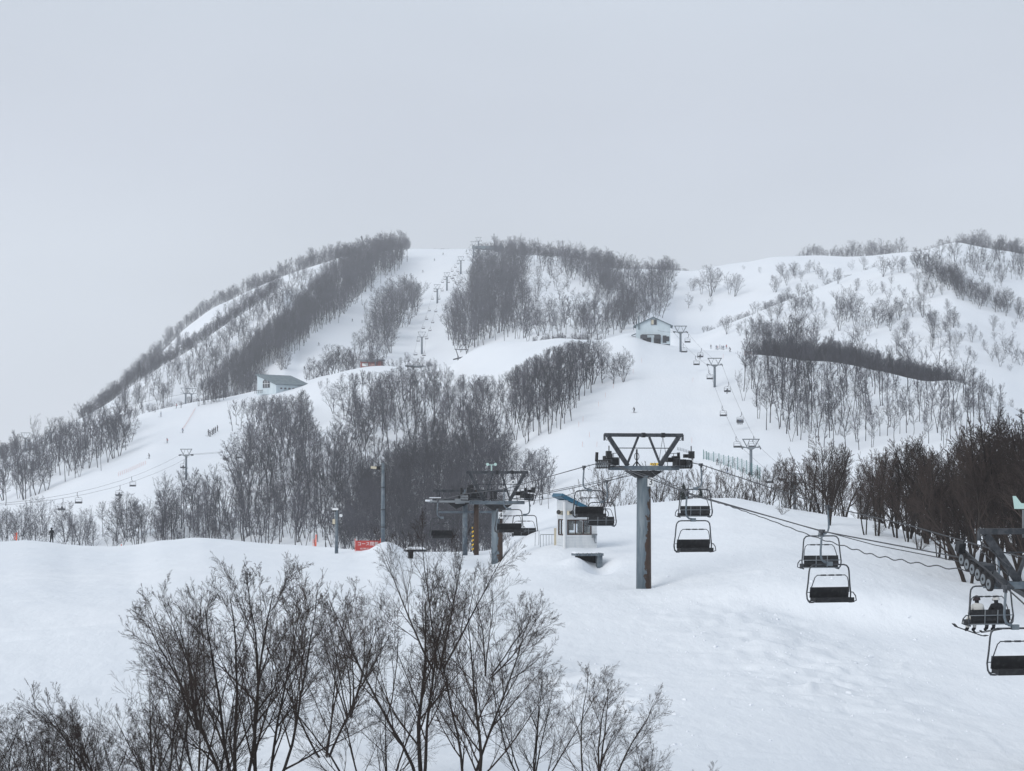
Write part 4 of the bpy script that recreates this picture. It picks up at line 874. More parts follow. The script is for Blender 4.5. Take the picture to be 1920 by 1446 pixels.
far_lift(s_t, 10, 2.5, ['lowest far pylon of the summit lift', 'second far pylon of the summit lift from below', 'third far pylon of the summit lift from below', 'fourth far pylon of the summit lift beside the wood edge', 'second highest pylon of the summit lift', 'topmost pylon of the summit lift on the skyline'], 'summit lift',
    [778, 783, 793, 799, 804, 810, 815, 829, 833, 847, 853, 858, 875, 880], [796, 801, 807, 812, 818, 824, 830, 842, 848, 853, 859], ([o + ' tiny chair from the bottom on the left cable of the summit lift' for o in ORD], [o + ' tiny chair from the bottom on the right cable of the summit lift' for o in ORD]), '%s haul cable of the summit lift', ends=(locate(775, 692, 262) + Vector((0, 0, 5)), None), fr=2.8, pr=.6)
l1 = locate(349, 900, 262); l0 = P(-70, 950, l1.y - 300); l2 = P(640, 815, l1.y + 60)
fc_l = far_lift([l1], 8.2, 2.1, ['far pylon with v shaped head on the left slope above the trees'], 'left slope lift', [145, 247, 421, 446], [118, 225, 345, 614], (['distant empty chair on the near left slope cable, the lowest one', 'distant empty chair on the left slope cable left of the v headed pylon', 'distant occupied chair just right of the v headed pylon', 'distant empty chair second right of the v headed pylon'], ['distant occupied chair above the person in black', 'distant occupied chair beside the orange safety net', 'distant occupied chair hanging at the v headed pylon', 'distant occupied chair in the snowy gap of the central wood']), '%s haul cable of the left slope lift', ends=(l0, l2))
for px, d, ytop, lab in ((96, 1010, 800, 'distant pylon with v shaped head on the far left snow crest'), (48, 1040, 811, 'small distant pylon at the far left among the trees'), (348, 1015, 727, 'distant pylon behind the left crest, left one of two'), (359, 1030, 728, 'distant pylon behind the left crest, right one of two')):
    p = at(px, d); z = (HY - ytop) / F * d - 2.6
    tower('lift_pylon', lab, p, z, .15, half=2.5, fr=2.4, detail=0, pole_r=.4, group='pylons behind the left crest')
tag(MB().tube([at(-30, 1040) + Vector((0, 0, 12)), P(96, 812, 1010), P(175, 772, 1040), P(349, 738, 1015)], .06, 4).build('haul_cable', M['cable']), 'faint cable against the sky at the far left', 'cable')
# ---------------------------------------------------------------- buildings and things on the snow
def clad(scale=5.0, c1=(.52, .56, .60), c2=(.60, .63, .66)):
    return noise_mix(c1, c2, scale, .35, .65, stretch=(1, 1, .3))
M['siding'] = principled('siding', (.6, .62, .64), .6, fn=clad())
M['pale_blue'] = principled('pale_blue', (.45, .54, .60), .6, fn=clad(.6, (.46, .55, .60), (.54, .62, .67)))
M['blue_roof'] = principled('blue_roof', (.02, .10, .18), .5, fn=noise_mix((.016, .085, .15), (.028, .12, .20), 3))
M['slate'] = principled('slate', (.11, .15, .17), .6, fn=noise_mix((.09, .13, .15), (.14, .18, .20), .6))
M['brown_frame'] = principled('brown_frame', (.05, .03, .025), .5)
M['dark_glass'] = principled('dark_glass', (.02, .025, .03), .1, spec=.6)
M['beige'] = principled('beige', (.50, .46, .36), .6)
M['red_wall'] = principled('red_wall', (.24, .065, .05), .7)
M['brown'] = principled('brown', (.10, .07, .05), .8)
gm = bpy.data.materials.new('pane_glass'); gm.use_nodes = True; b = gm.node_tree.nodes['Principled BSDF']; b.inputs['Transmission Weight'].default_value = .9; b.inputs['Roughness'].default_value = .03; b.inputs['Base Color'].default_value = (.8, .85, .88, 1); b.inputs['IOR'].default_value = 1.02; M['pane_glass'] = gm
# operator's hut with a single pitched blue roof
d0 = 139.0; hp = at(1081, d0); W, D = 2.15, 2.1; yaw = math.radians(12)
zb = (HY - 1029) / F * d0
hut = thing('operator_hut', 'small white clapboard lift hut with a slanting blue roof', 'hut', (hp.x + .02, hp.y, zb), yaw)
HL, HR = 3.20, 2.15
w_ = MB()
fr_poly = [(-W/2, 0), (W/2, 0), (W/2, HR), (-W/2, HL)]
# front wall with a window opening, left wall with a window opening
wx0, wx1, wz0, wz1 = -.90, .72, .92, 1.92
def top(x): return HL + (HR - HL) * (x + W / 2) / W
w_.prism([(-W/2, 0), (W/2, 0), (W/2, wz0), (-W/2, wz0)], -D/2, -D/2 + .08)
w_.prism([(-W/2, wz0), (wx0, wz0), (wx0, wz1), (-W/2, wz1)], -D/2, -D/2 + .08)
w_.prism([(wx1, wz0), (W/2, wz0), (W/2, wz1), (wx1, wz1)], -D/2, -D/2 + .08)
w_.prism([(-W/2, wz1), (W/2, wz1), (W/2, HR), (-W/2, HL)], -D/2, -D/2 + .08)
w_.box((W/2 - .04, 0, HR/2), (.08, D - .17, HR)); [w_.prism(pp, D/2 - .08, D/2) for pp in ([(-W/2, 0), (W/2, 0), (W/2, wz0), (-W/2, wz0)], [(-W/2, wz0), (wx0, wz0), (wx0, wz1), (-W/2, wz1)], [(wx1, wz0), (W/2, wz0), (W/2, wz1), (wx1, wz1)], [(-W/2, wz1), (W/2, wz1), (W/2, HR), (-W/2, HL)])]
for y0, y1, z0, z1 in ((-D/2 + .082, D/2 - .082, 0, .9), (-D/2 + .082, D/2 - .082, 1.9, HL - .04), (-D/2 + .082, -D/2 + .25, .9, 1.9), (D/2 - .35, D/2 - .082, .9, 1.9)):
    w_.box((-W/2 + .04, (y0 + y1) / 2, (z0 + z1) / 2), (.08, y1 - y0, z1 - z0))
wall = w_.build('wall', M['siding'], hut)
nb = 0
for k in range(17):
    z = .03 + k * .185
    for x0, x1 in (((-W/2, W/2),) if (z + .1 < wz0 or z > wz1) else ((-W/2, wx0 - .05), (wx1 + .05, W/2))):
        if z > HR - .1: x1 = min(x1, -W/2 + W * (HL - z - .1) / (HL - HR))
        if x1 - x0 < .08: continue
        MB().box(((x0 + x1) / 2, -D/2 - .012, z + .09), (x1 - x0 - .004, .022, .165), Matrix.Rotation(-.05, 3, 'X')).build('board', M['siding'], wall)
    if z < .75 or z > 1.92:
        MB().box((-W/2 - .012, 0, z + .09), (.022, D - .05, .165), Matrix.Rotation(.05, 3, 'Y')).build('board', M['siding'], wall)
MB().box((-W/2 - .02, -D/2 - .02, 1.55), (.13, .13, 3.05)).build('corner_post', M['white'], hut)
roof = MB(); sl = math.atan2(HL - HR, W); R_ = Matrix.Rotation(sl, 3, 'Y')
roof.box((.02, 0, (HL + HR) / 2 + .17), (W / math.cos(sl) + .62, D + .5, .24), R_); roof.build('roof', M['blue_roof'], hut)
rs = MB(); rs.box((.05, .05, (HL + HR) / 2 + .31), (W / math.cos(sl) + .5, D + .35, .05), R_); rs.build('roof_snow', M['snow'], hut)
def window(parent, x0, x1, z0, z1, y, mull=1, side=None):
    m = MB(); t_ = .07
    f = lambda cx, cz, sx, sz: m.box((cx, y, cz), (sx, .1, sz))
    f((x0 + x1) / 2, z0, x1 - x0 + t_, t_); f((x0 + x1) / 2, z1, x1 - x0 + t_, t_); f(x0, (z0 + z1) / 2, t_, z1 - z0 - t_); f(x1, (z0 + z1) / 2, t_, z1 - z0 - t_)
    for k in range(mull): f(x0 + (x1 - x0) * (k + 1) / (mull + 1), (z0 + z1) / 2, .05, z1 - z0 - t_)
    o = m.build('window', M['brown_frame'], parent)
    MB().box(((x0 + x1) / 2, y + .03, (z0 + z1) / 2), (x1 - x0 - .02, .008, z1 - z0 - .02)).build('pane', M['pane_glass'], o); return o
window(hut, wx0 + .035, wx1 - .035, wz0 + .035, wz1 - .035, -D/2 + .03, 2)
m = MB()
m.box((-W/2 + .03, -.05, .92), (.09, 1.5, .08)); m.box((-W/2 + .03, -.05, 1.9), (.09, 1.5, .08))
for yy in (-.79, -.05, .69): m.box((-W/2 + .03, yy, 1.41), (.09, .07, .9))
sw = m.build('window', M['brown_frame'], hut); MB().box((-W/2 + .05, -.05, 1.41), (.008, 1.42, .9)).build('pane', M['pane_glass'], sw)
for x, z, sx, sz, mt in ((-.35, 1.55, .34, .70, 'black'), (.25, 1.35, .30, .9, 'black'), (-.62, 1.15, .3, .35, 'rubber'), (.60, 1.3, .28, .8, 'black'), (-.05, 1.75, .5, .25, 'grey_paint'), (0, 1.0, 1.8, .1, 'beige')):
    MB().box((x, .2, z), (sx, .15, sz)).build('furnishing', M[mt], hut)
MB().disc((-.70, .48, 1.65), (0, 1, 0), .13, .03, 16).build('wall_clock', M['beige'], hut)
for x, y, lab in ((-.78, -D/2 - .12, 'beige loudspeaker on the hut front under the blue roof'), (-W/2 - .14, -.55, 'beige loudspeaker on the hut left wall')):
    M_ = hut.matrix_basis if False else (Matrix.Translation(hut.location) @ Matrix.Rotation(yaw, 4, 'Z'))
    l_ = M_ @ Vector((x, y, 2.35)); sp = thing('loudspeaker', lab, 'loudspeaker', l_, yaw + (.5 if x > -1 else -.9), 'hut loudspeakers')
    MB().box((0, 0, 0), (.24, .18, .26)).build('housing', M['beige'], sp); MB().tube([(.0, -.09, .02), (.05, -.28, .05)], [.07, .15], 12).build('horn', M['black'], sp)
l_ = M_ @ Vector((.88, -D/2 - .03, .9)); al = thing('wall_lamp', 'grey bracket lamp on the lower right of the hut front', 'lamp', l_, yaw)
m = MB(); m.box((0, -.1, .05), (.34, .2, .10)); m.box((-.05, -.1, -.08), (.2, .16, .16)); m.build('lamp_head', M['grey_paint'], al); m = MB(); m.tube([(.05, -.05, 0), (.0, -.06, -.3), (.06, -.06, -.5), (.14, -.06, -.45)], .025, 6); m.build('bracket', M['grey_paint'], al)
MB().box((.55, -D/2 + .15, -.1), (1.1, .6, .22)).build('plinth', M['black'], hut)
# steel landing half buried in the bank
d1 = 133.0; q = P(1100, 1048, d1); pl = thing('steel_landing', 'snow covered steel landing half buried in the bank below the hut', 'platform', (q.x, q.y, q.z - .5), yaw)
m = MB(); m.box((.05, 0, .78), (1.75, 1.3, .16)); m.build('deck', M['steel'], pl)
for k in range(6): MB().box((-.68 + k * .28, -.66, .80), (.05, .06, .18)).build('bracket', M['grey_paint'], pl)
m = MB(); m.box((.72, -.3, .2), (.34, .4, 1.0)); m.build('leg', M['steel'], pl); m = MB(); m.box((.1, .35, .45), (1.5, .1, .6)); m.build('back_wall', M['black'], pl)
sc_ = MB(); sc_.box((-.1, .1, .90), (1.5, 1.0, .10), taper=.85); sc_.build('snow_cover', M['snow'], pl)
# railing left of the hut and wooden post
g0 = P(1013, 1028, 141); rl = thing('railing', 'galvanised tube railing on the snow left of the hut', 'railing', (g0.x, g0.y, g0.z))
m = MB(); m.tube([(0, 0, -.3), (0, 0, .86), (.03, 0, .9), (.98, 0, .9)], .022, 6); m.build('top_rail', M['grey_paint'], rl, True)
for k in range(5): MB().tube([(.2 + k * .19, 0, -.3), (.2 + k * .19, 0, .9)], .014, 5).build('baluster', M['grey_paint'], rl)
wp = P(1041, 1026, 140); t = thing('wooden_post', 'pale wooden post between railing and hut', 'post', wp); MB().box((0, 0, .55), (.15, .12, 1.3)).build('post', M['beige'], t); MB().box((0, -.02, 1.22), (.17, .14, .05)).build('post_cap', M['beige'], t)
for px, h in ((1003, .9), (1010, .95), (967, .6)):
    o = P(px, 1030, 143); o.z = ground(o.x, o.y); tag(MB().tube([(0, 0, -.1), (.03, 0, h)], .016, 5).build('marker_stake', M['grey_paint']), 'thin rope stake in the snow left of the hut railing', 'stake', 'stakes by the railing').location = o
# lamp post and camera pole on the left crest
lp = at(718, 172); H_ = (HY - 868) / F * 172 - lp.z
t = thing('lamp_post', 'tall grey steel lamp post with a floodlight arm left of the station', 'lamp post', lp)
MB().tube([(0, 0, -.3), (0, 0, H_ * .5), (0, 0, H_)], [.18, .16, .12], 14).build('pole', M['steel'], t, True)
for z in (1.2, 2.6, 4.4): MB().tube([(0, 0, z), (0, 0, z + .08)], .19, 14).build('band', M['dark_steel'], t)
fl = MB(); fl.box((-.36, 0, H_ - .42), (.34, .3, .28)); fl.bar((-.5, 0, H_ - .3), (0, 0, H_ - .3), .06); fl.build('lamp_arm', M['black'], t)
MB().box((-.74, -.02, H_ - .38), (.46, .34, .20), Matrix.Rotation(.12, 3, 'Y')).build('lamp_head', M['beige'], t)
MB().tube([(0, 0, H_ - .75), (.22, 0, H_ - .62), (.38, 0, H_ - .48)], .02, 5).build('cable_hook', M['black'], t)
MB().tube([(.2, 0, H_ - .8), (.21, 0, 2.5), (.24, 0, 0)], .016, 5).build('wire', M['black'], t)
cp = at(631, 180); Hc = (HY - 957) / F * 180 - cp.z
t = thing('camera_pole', 'short grey pole with camera housing and round lamp near the red sign', 'camera pole', cp)
MB().tube([(0, 0, -.3), (0, 0, Hc)], [.15, .13], 12).build('pole', M['steel'], t, True)
MB().box((-.10, 0, Hc + .1), (.48, .3, .16)).build('camera_housing', M['white'], t); MB().box((-.25, 0, Hc - .06), (.42, .26, .1)).build('bracket', M['black'], t)
MB().box((-.22, -.05, Hc - .95), (.22, .2, .42)).build('junction_box', M['beige'], t); MB().disc((.36, 0, Hc - .45), (.4, -1, .1), .13, .14, 14).build('lamp_head', M['white'], t); MB().bar((0, 0, Hc - .35), (.32, 0, Hc - .45), .05).build('lamp_arm', M['black'], t)
# red closed-course banner
sg = at(687, 181); zt = (HY - 1012.5) / F * 181
t = thing('closed_banner', 'red banner with white Japanese lettering for a closed course', 'sign', (sg.x, sg.y, zt - .95), math.radians(4))
MB().box((.12, 0, .46), (2.05, .02, .86)).build('banner_cloth', M['red'], t)
x = link('lettering', text_mesh('コース閉鎖', .36, M['white']), t); x.location = (.12, -.02, .60); x.rotation_euler = (math.pi / 2, 0, 0)
x = link('lettering', text_mesh('SLOPE CLOSED', .19, M['white']), t); x.location = (.12, -.02, .20); x.rotation_euler = (math.pi / 2, 0, 0)
m = MB()
for k in range(8): m.tube([(-.8 + k * .26, 0, .92), (-.8 + k * .26, 0, 1.03)], .014, 4)
m.build('lace', M['white'], t)
for s in (-.95, 1.2): MB().tube([(s, .04, -.6), (s, .04, 1.05)], .03, 6).build('pole', M['orange'], t)
for px, d, h, lab in ((227, 236, 1.35, 'orange marker post with a scrap of net at the left crest'), (592, 205, 1.25, 'orange marker post on the crest left of the camera pole'), (31, 238, .9, 'short orange marker post at the far left of the crest')):
    p = at(px, d); t = thing('marker_post', lab, 'marker post', p)
    MB().tube([(0, 0, -.2), (.04, 0, h)], .06, 7).build('post', M['orange'], t)
    m = MB(); [m.tube([(-.28, 0, .15 + k * .16), (0, 0, .18 + k * .16)], .012, 4) for k in range(5)]; [m.tube([(-.28 + k * .09, 0, .1), (-.28 + k * .09, 0, h * .6)], .010, 4) for k in range(4)]; m.build('net_scrap', M['orange'], t)
# snow capped bench left of the station
q = at(778, 158); q.z += .55; t = thing('snow_bench', 'dark slab carrying a cap of snow on the crest among twigs', 'platform', q, .3)
m = MB(); m.box((0, 0, .05), (1.5, .9, .16)); m.build('slab', M['dark_steel'], t); MB().box((.05, 0, .22), (1.4, .8, .18), taper=.7).build('snow_cover', M['snow'], t); MB().box((-.3, .1, -.3), (.3, .4, .6)).build('support', M['black'], t)
# green net fence at the piste foot
f_top = [(1319, 843), (1325, 846), (1329, 848), (1338, 847), (1348, 850), (1357, 853), (1366, 854), (1374, 856), (1383, 857), (1391, 860), (1400, 863), (1410, 868), (1420, 872), (1425, 876)]
fx = [f[0] for f in f_top]; ybase = [861, 862, 863, 866, 869, 872, 875, 878, 881, 885, 889, 894, 898, 901]
pts = []
fence_root = None
for (x, y), yb in zip(f_top, ybase):
    p = locate(x, yb, 262)
    if fence_root is None:
        fence_root = thing('net_fence', 'green net fence on a row of posts at the foot of the wide piste', 'fence', p)
    o = p - fence_root.location; h = (yb - y) / F * p.y
    MB().tube([o + Vector((0, 0, -.4)), o + Vector((0, 0, h))], .09, 6).build('post', M['green_net'], fence_root); pts.append((o, h))
m = MB()
for (a, ha), (b_, hb) in zip(pts[:-1], pts[1:]):
    for k in range(7): m.tube([a + Vector((0, 0, .25 + (ha - .5) * k / 6)), a.lerp(b_, .5) + Vector((0, 0, .15 + (ha - .5) * k / 6)), b_ + Vector((0, 0, .25 + (hb - .5) * k / 6))], .020, 3, False)
    for k in range(5): c = a.lerp(b_, k / 5); m.tube([c + Vector((0, 0, .2)), c + Vector((0, 0, (ha * (5 - k) + hb * k) / 5 - .3))], .018, 3, False)
m.build('net', M['green_net'], fence_root)['kind'] = 'stuff'
# pale plastic net panels and orange nets on the slopes
def low_net(pxs, mat, h, lab, n=10):
    a, b_ = locate(*pxs[0], 262), locate(*pxs[1], 262); t = thing('safety_net', lab, 'safety net', a); m = MB(); d = b_ - a
    for k in range(n + 1):
        q = d * k / n; q.z = ground(a.x + q.x, a.y + q.y) - a.z; m.tube([q + Vector((0, 0, -.1)), q + Vector((0, 0, h))], .05, 4)
        if k:
            for z in (.25, .6, 1): m.tube([prev + Vector((0, 0, h * z)), q + Vector((0, 0, h * z))], .022, 3)
        prev = q
    m.build('net_row', mat, t)
M['faded_orange'] = principled('faded_orange', (.62, .36, .32), .8)
low_net(((222, 893), (273, 871)), M['faded_orange'], 1.3, 'faded orange safety net on the left slope above the cable', 14)
low_net(((342, 806), (366, 768)), M['faded_orange'], .8, 'line of faint orange markers running up the left piste', 12)
low_net(((1270, 844), (1293, 850)), M['grey_paint'], .7, 'short pale net left of the green fence', 8)
low_net(((1396, 666), (1409, 666)), M['faded_orange'], 1.2, 'short net at the top right of the wide piste', 4)
yb_ = locate(1229, 874, 262); t = thing('yellow_pad', 'yellow safety pad on the piste behind the pylon 3 head', 'safety pad', yb_)
MB().box((0, 0, .45), (2.6, .3, .6)).build('pad', M['yellow'], t)
for s in (-1, 0, 1): MB().box((s * .9, -.17, .45), (.14, .04, .62)).build('strap', M['black'], t)
R = random.Random(5)
for px, py in ((1085, 800), (1093, 790), (1105, 820), (1122, 762), (1135, 745), (1150, 728), (1166, 712), (1187, 700), (1203, 680), (1092, 838), (1119, 838), (1297, 830), (1299, 716), (1356, 672), (1290, 580)):
    p = locate(px, py, 262)
    if p: o = MB().tube([(0, 0, -.1), (.05, 0, 1.3)], .035, 4).build('bamboo_stake', M['faded_orange']); o.location = p; tag(o, 'thin bamboo stake marking the edge of the wide piste', 'stake', 'stakes along the wide piste')

# pale gabled house at the top of the wide piste
hb = locate(1226, 643, 262); s_ = hb.y / F
h = thing('gabled_house', 'pale blue gabled lift house at the top of the wide piste', 'house', (hb.x, hb.y + 4, hb.z - .4), math.radians(-3))
Wd = 64 * s_; eh = 36 * s_; ph = 49 * s_; dp = 9
m = MB(); m.prism([(-Wd/2, 0), (Wd/2, 0), (Wd/2, eh), (0, ph), (-Wd/2, eh)], -4, dp - 4); m.build('wall', M['pale_blue'], h)
for s in (-1, 1):
    m = MB(); m.bar((s * (Wd/2 + .9), 0, eh - .35), (0, 0, ph + .22), dp + 1.2, .26, up=(0, 0, 1)); 
    a, b_ = Vector((s * (Wd/2 + .9), dp/2 - 4, eh - .45)), Vector((s * .05, dp/2 - 4, ph + .2)); m = MB(); m.bar(a, b_, dp + 1.2, .3); ro = m.build('roof', M['slate'], h)
m = MB(); m.box((.2, -4.1, 41 * s_), (2.0, .12, 1.9)); wi = m.build('window', M['grey_paint'], h)
for k in (-1, 1): MB().box((.2 + k * .45, -4.18, 41 * s_), (.75, .05, 1.5)).build('pane', M['beige'] if k < 0 else M['dark_glass'], wi)
for x0, x1 in ((-20, -4), (1, 14)): MB().box(((x0 + x1) / 2 * s_, -4.06, 1.0), ((x1 - x0) * s_, .14, 2.3)).build('garage_opening', M['black'], h)
MB().box((15 * s_ + 1.1, -4.1, 1.6), (1.2, .12, 2.4)).build('door', M['dark_glass'], h); MB().box((22 * s_ + .7, -4.1, 1.7), (1.4, .12, 1.6)).build('window', M['dark_glass'], h)
MB().tube([(-27 * s_, -4.4, 27 * s_), (-27 * s_, -4.4, 53 * s_)], .22, 8).build('chimney', M['slate'], h)
m = MB(); m.box((-5 * s_, -5.2, 3.0), (34 * s_, .3, .25)); m.box((-18 * s_, -5.2, 2.3), (2.2, .5, 1.2)); m.box((8 * s_, -5.2, 2.3), (2.2, .5, 1.2)); [m.tube([(x * s_, -5.2, 0), (x * s_, -5.2, 3)], .14, 6) for x in (-12, 3)]; m.build('loading_gantry', M['dark_steel'], h)
MB().box((-Wd/2 - .7, -2, eh * .52), (1.8, 2.6, .2), Matrix.Rotation(-.4, 3, 'Y')).build('porch_roof', M['slate'], h)
# hall with a blue grey single pitch roof on the left hill
A_ = locate(527, 735, 262); s_ = A_.y / F
h = thing('ski_hall', 'white hall with a large blue grey sloping roof on the left hill', 'building', (A_.x, A_.y + 8, A_.z), math.radians(45))
w2, L2 = 40 * s_ / .707, 56 * s_ / .707; hh, hl = 33 * s_, 14 * s_
# local: x along the gable (A to B), y along the length; high edge at x = -w2/2
m = MB(); m.prism([(-w2/2, -1), (w2/2, -1), (w2/2, hl), (-w2/2, hh)], -L2/2, L2/2)
o = m.build('wall', M['pale_blue'], h); 
m = MB(); m.bar((-w2/2 - .4, 0, hh + .2), (w2/2 + .8, 0, hl - .1), L2 + 1.4, .45); m.build('roof', M['slate'], h)
h.rotation_euler = (0, 0, math.radians(-45)); 
aw = MB(); aw.prism([(-2.4, 1.8), (2.2, 1.8), (2.2, 4.1), (1.0, 5.0), (-1.2, 5.4), (-2.4, 4.6)], -L2/2 - .15, -L2/2 + .1); ao = aw.build('window', M['dark_glass'], h)
for k in (-.9, .6): MB().box((k, -L2/2 - .2, 3.4), (.18, .08, 3.0)).build('mullion', M['white'], ao)
MB().box((-.1, -L2/2 - .2, 3.6), (4.4, .08, .16)).build('mullion', M['white'], ao)
m = MB(); [m.box((w2/2 + 1.0, -L2/2 + 2 + 2.2 * k, hl * .45), (.3, .9, .7)) for k in range(4)]; m.build('bench', M['dark_steel'], h)
m = MB(); m.box((-w2/2 + 2.6, -L2/2 - 1.4, .8), (6.0, .2, .2)); [m.box((-w2/2 + .2 + 1.2 * k, -L2/2 - 1.4, .2), (.16, .16, 1.4)) for k in range(5)]; m.build('terrace_rail', M['dark_steel'], h)
# red hut
A_ = at(697, 915); s_ = A_.y / F; z1 = (HY - 694) / F * A_.y
h = thing('red_hut', 'red walled hut with a grey roof behind the tree tops', 'hut', (A_.x, A_.y, z1 - 1.5), math.radians(-8))
MB().box((0, 0, 2.6), (38 * s_, 6, 5.2)).build('wall', M['red_wall'], h)
m = MB(); m.prism([(-24 * s_, 5.9), (24 * s_, 5.9), (12 * s_, 4.9), (-16 * s_, 4.9)], -3.8, 3.8); m.build('roof', M['grey_paint'], h)
MB().box((-10 * s_, -3.05, 3.6), (2.5, .1, 1.3)).build('window', M['white'], h); MB().box((4 * s_, -3.05, 3.4), (2.5, .1, 1.1)).build('window', M['faded_orange'], h)
MB().tube([(10 * s_, -3.4, 0), (10 * s_, -3.4, 5)], .25, 6).build('post', M['slate'], h)
# flat brown roof and the two small terminals
A_ = at(780, 868); h = thing('flat_roofed_shed', 'low shed with a brown flat roof right of the red hut', 'shed', (A_.x, A_.y, (HY - 691) / F * 868 - 1))
MB().box((0, 0, .6), (7.4, 4, 1.6)).build('wall', M['brown'], h); MB().box((0, 0, 1.75), (8.8, 5, .4), Matrix.Rotation(.06, 3, 'Y')).build('roof', M['slate'], h)
A_ = at(866, 812); h = thing('lift_terminal', 'dark lift terminal frame at the left end of the snow mound', 'lift station', (A_.x, A_.y, (HY - 690) / F * 812), .3)
for x in (-1.5, 1.5): MB().tube([(x, 0, -1), (x, 0, 4.6)], .25, 6).build('column', M['dark_steel'], h)
MB().box((0, 0, 4.0), (6.4, 3, .5), Matrix.Rotation(-.25, 3, 'Y')).build('canopy', M['dark_steel'], h); m = MB(); m.bar((-1.5, 0, 4.4), (-2.4, 0, 7.0), .25); m.bar((1.5, 0, 4.4), (2.2, 0, 7.0), .25); m.bar((-2.8, 0, 7), (2.6, 0, 7), .3); m.build('frame_head', M['dark_steel'], h)
A_ = at(908, 1752); h = thing('summit_station', 'long dark summit lift station on the skyline', 'lift station', A_)
MB().box((3, 0, 3.2), (26, 6, 2.6)).build('canopy', M['slate'], h)
for x in (-8, 0, 9): MB().tube([(x, 0, -1), (x, 0, 3)], .5, 6).build('column', M['dark_steel'], h)
MB().tube([(8, 0, 0), (8, 0, 15)], .35, 6).build('mast', M['dark_steel'], h)
# ---------------------------------------------------------------- people
def person_base(j):
    """one continuous body grown over a joint skeleton; j: joint name -> (position, radius)"""
    E = [('pelvis', 'belly'), ('belly', 'chest'), ('chest', 'neck'), ('neck', 'head'), ('head', 'crown')]
    for s in 'lr': E += [('chest', 'sh' + s), ('sh' + s, 'el' + s), ('el' + s, 'ha' + s), ('pelvis', 'hi' + s), ('hi' + s, 'kn' + s), ('kn' + s, 'an' + s), ('an' + s, 'to' + s)]
    names = list(j); me = bpy.data.meshes.new('body'); me.from_pydata([j[n][0] for n in names], [(names.index(a), names.index(b)) for a, b in E], [])
    ob = bpy.data.objects.new('body', me); C.objects.link(ob)
    md = ob.modifiers.new('skin', 'SKIN'); md.use_smooth_shade = True
    if not me.skin_vertices: me.attributes and None
    sv = me.skin_vertices[0].data if me.skin_vertices else None
    if sv is None:
        bpy.context.view_layer.objects.active = ob; bpy.ops.mesh.customdata_skin_add(); sv = me.skin_vertices[0].data
    for i, n in enumerate(names): r = j[n][1]; sv[i].radius = r if isinstance(r, tuple) else (r, r); sv[i].use_root = (n == 'pelvis')
    ob.modifiers.new('sub', 'SUBSURF').levels = 1
    bpy.context.view_layer.update(); out = bpy.data.meshes.new_from_object(ob.evaluated_get(bpy.context.evaluated_depsgraph_get()))
    bpy.data.objects.remove(ob); return out
def mirror(d):
    o = {}
    for k, (p, r) in d.items():
        if k.endswith('*'): o[k[:-1] + 'l'] = ((-p[0], p[1], p[2]), r); o[k[:-1] + 'r'] = (p, r)
        else: o[k] = (p, r)
    return o
STAND = mirror({'pelvis': ((0, 0, .95), (.17, .13)), 'belly': ((0, .01, 1.12), (.17, .13)), 'chest': ((0, .02, 1.36), (.19, .14)), 'neck': ((0, .03, 1.52), .07), 'head': ((0, .05, 1.62), .10), 'crown': ((0, .05, 1.72), .09),
    'sh*': ((.19, .02, 1.43), .08), 'el*': ((.28, .04, 1.16), .065), 'ha*': ((.27, .2, .98), .055), 'hi*': ((.10, 0, .90), .11), 'kn*': ((.12, .05, .50), .085), 'an*': ((.13, 0, .10), .07), 'to*': ((.14, .17, .05), .06)})
SKI = mirror({'pelvis': ((0, -.15, .75), (.18, .14)), 'belly': ((0, -.08, .90), (.17, .13)), 'chest': ((0, .05, 1.12), (.19, .14)), 'neck': ((0, .12, 1.28), .07), 'head': ((0, .17, 1.38), .10), 'crown': ((0, .18, 1.48), .09),
    'sh*': ((.19, .06, 1.20), .08), 'el*': ((.34, .16, 1.0), .065), 'ha*': ((.36, .38, .92), .055), 'hi*': ((.11, -.12, .72), .12), 'kn*': ((.15, .16, .46), .09), 'an*': ((.16, -.02, .10), .075), 'to*': ((.16, .16, .05), .06)})
SIT = mirror({'pelvis': ((0, 0, .12), (.18, .15)), 'belly': ((0, .0, .28), (.18, .15)), 'chest': ((0, .02, .50), (.20, .15)), 'neck': ((0, .04, .66), .07), 'head': ((0, .07, .76), .10), 'crown': ((0, .07, .86), .09),
    'sh*': ((.20, .02, .57), .085), 'el*': ((.29, .10, .32), .07), 'ha*': ((.20, .34, .26), .055), 'hi*': ((.10, .05, .10), .12), 'kn*': ((.14, .48, .10), .09), 'an*': ((.15, .52, -.34), .075), 'to*': ((.15, .70, -.40), .065)})
BASE = {'stand': (person_base(STAND), .92, 1.47, .14), 'ski': (person_base(SKI), .78, 1.24, .14), 'sit': (person_base(SIT), None, .62, None)}
_pc = {}
def cloth(c):
    if c not in _pc: _pc[c] = principled('cloth', c, .85)
    return _pc[c]
BLK = (.015, .016, .02)
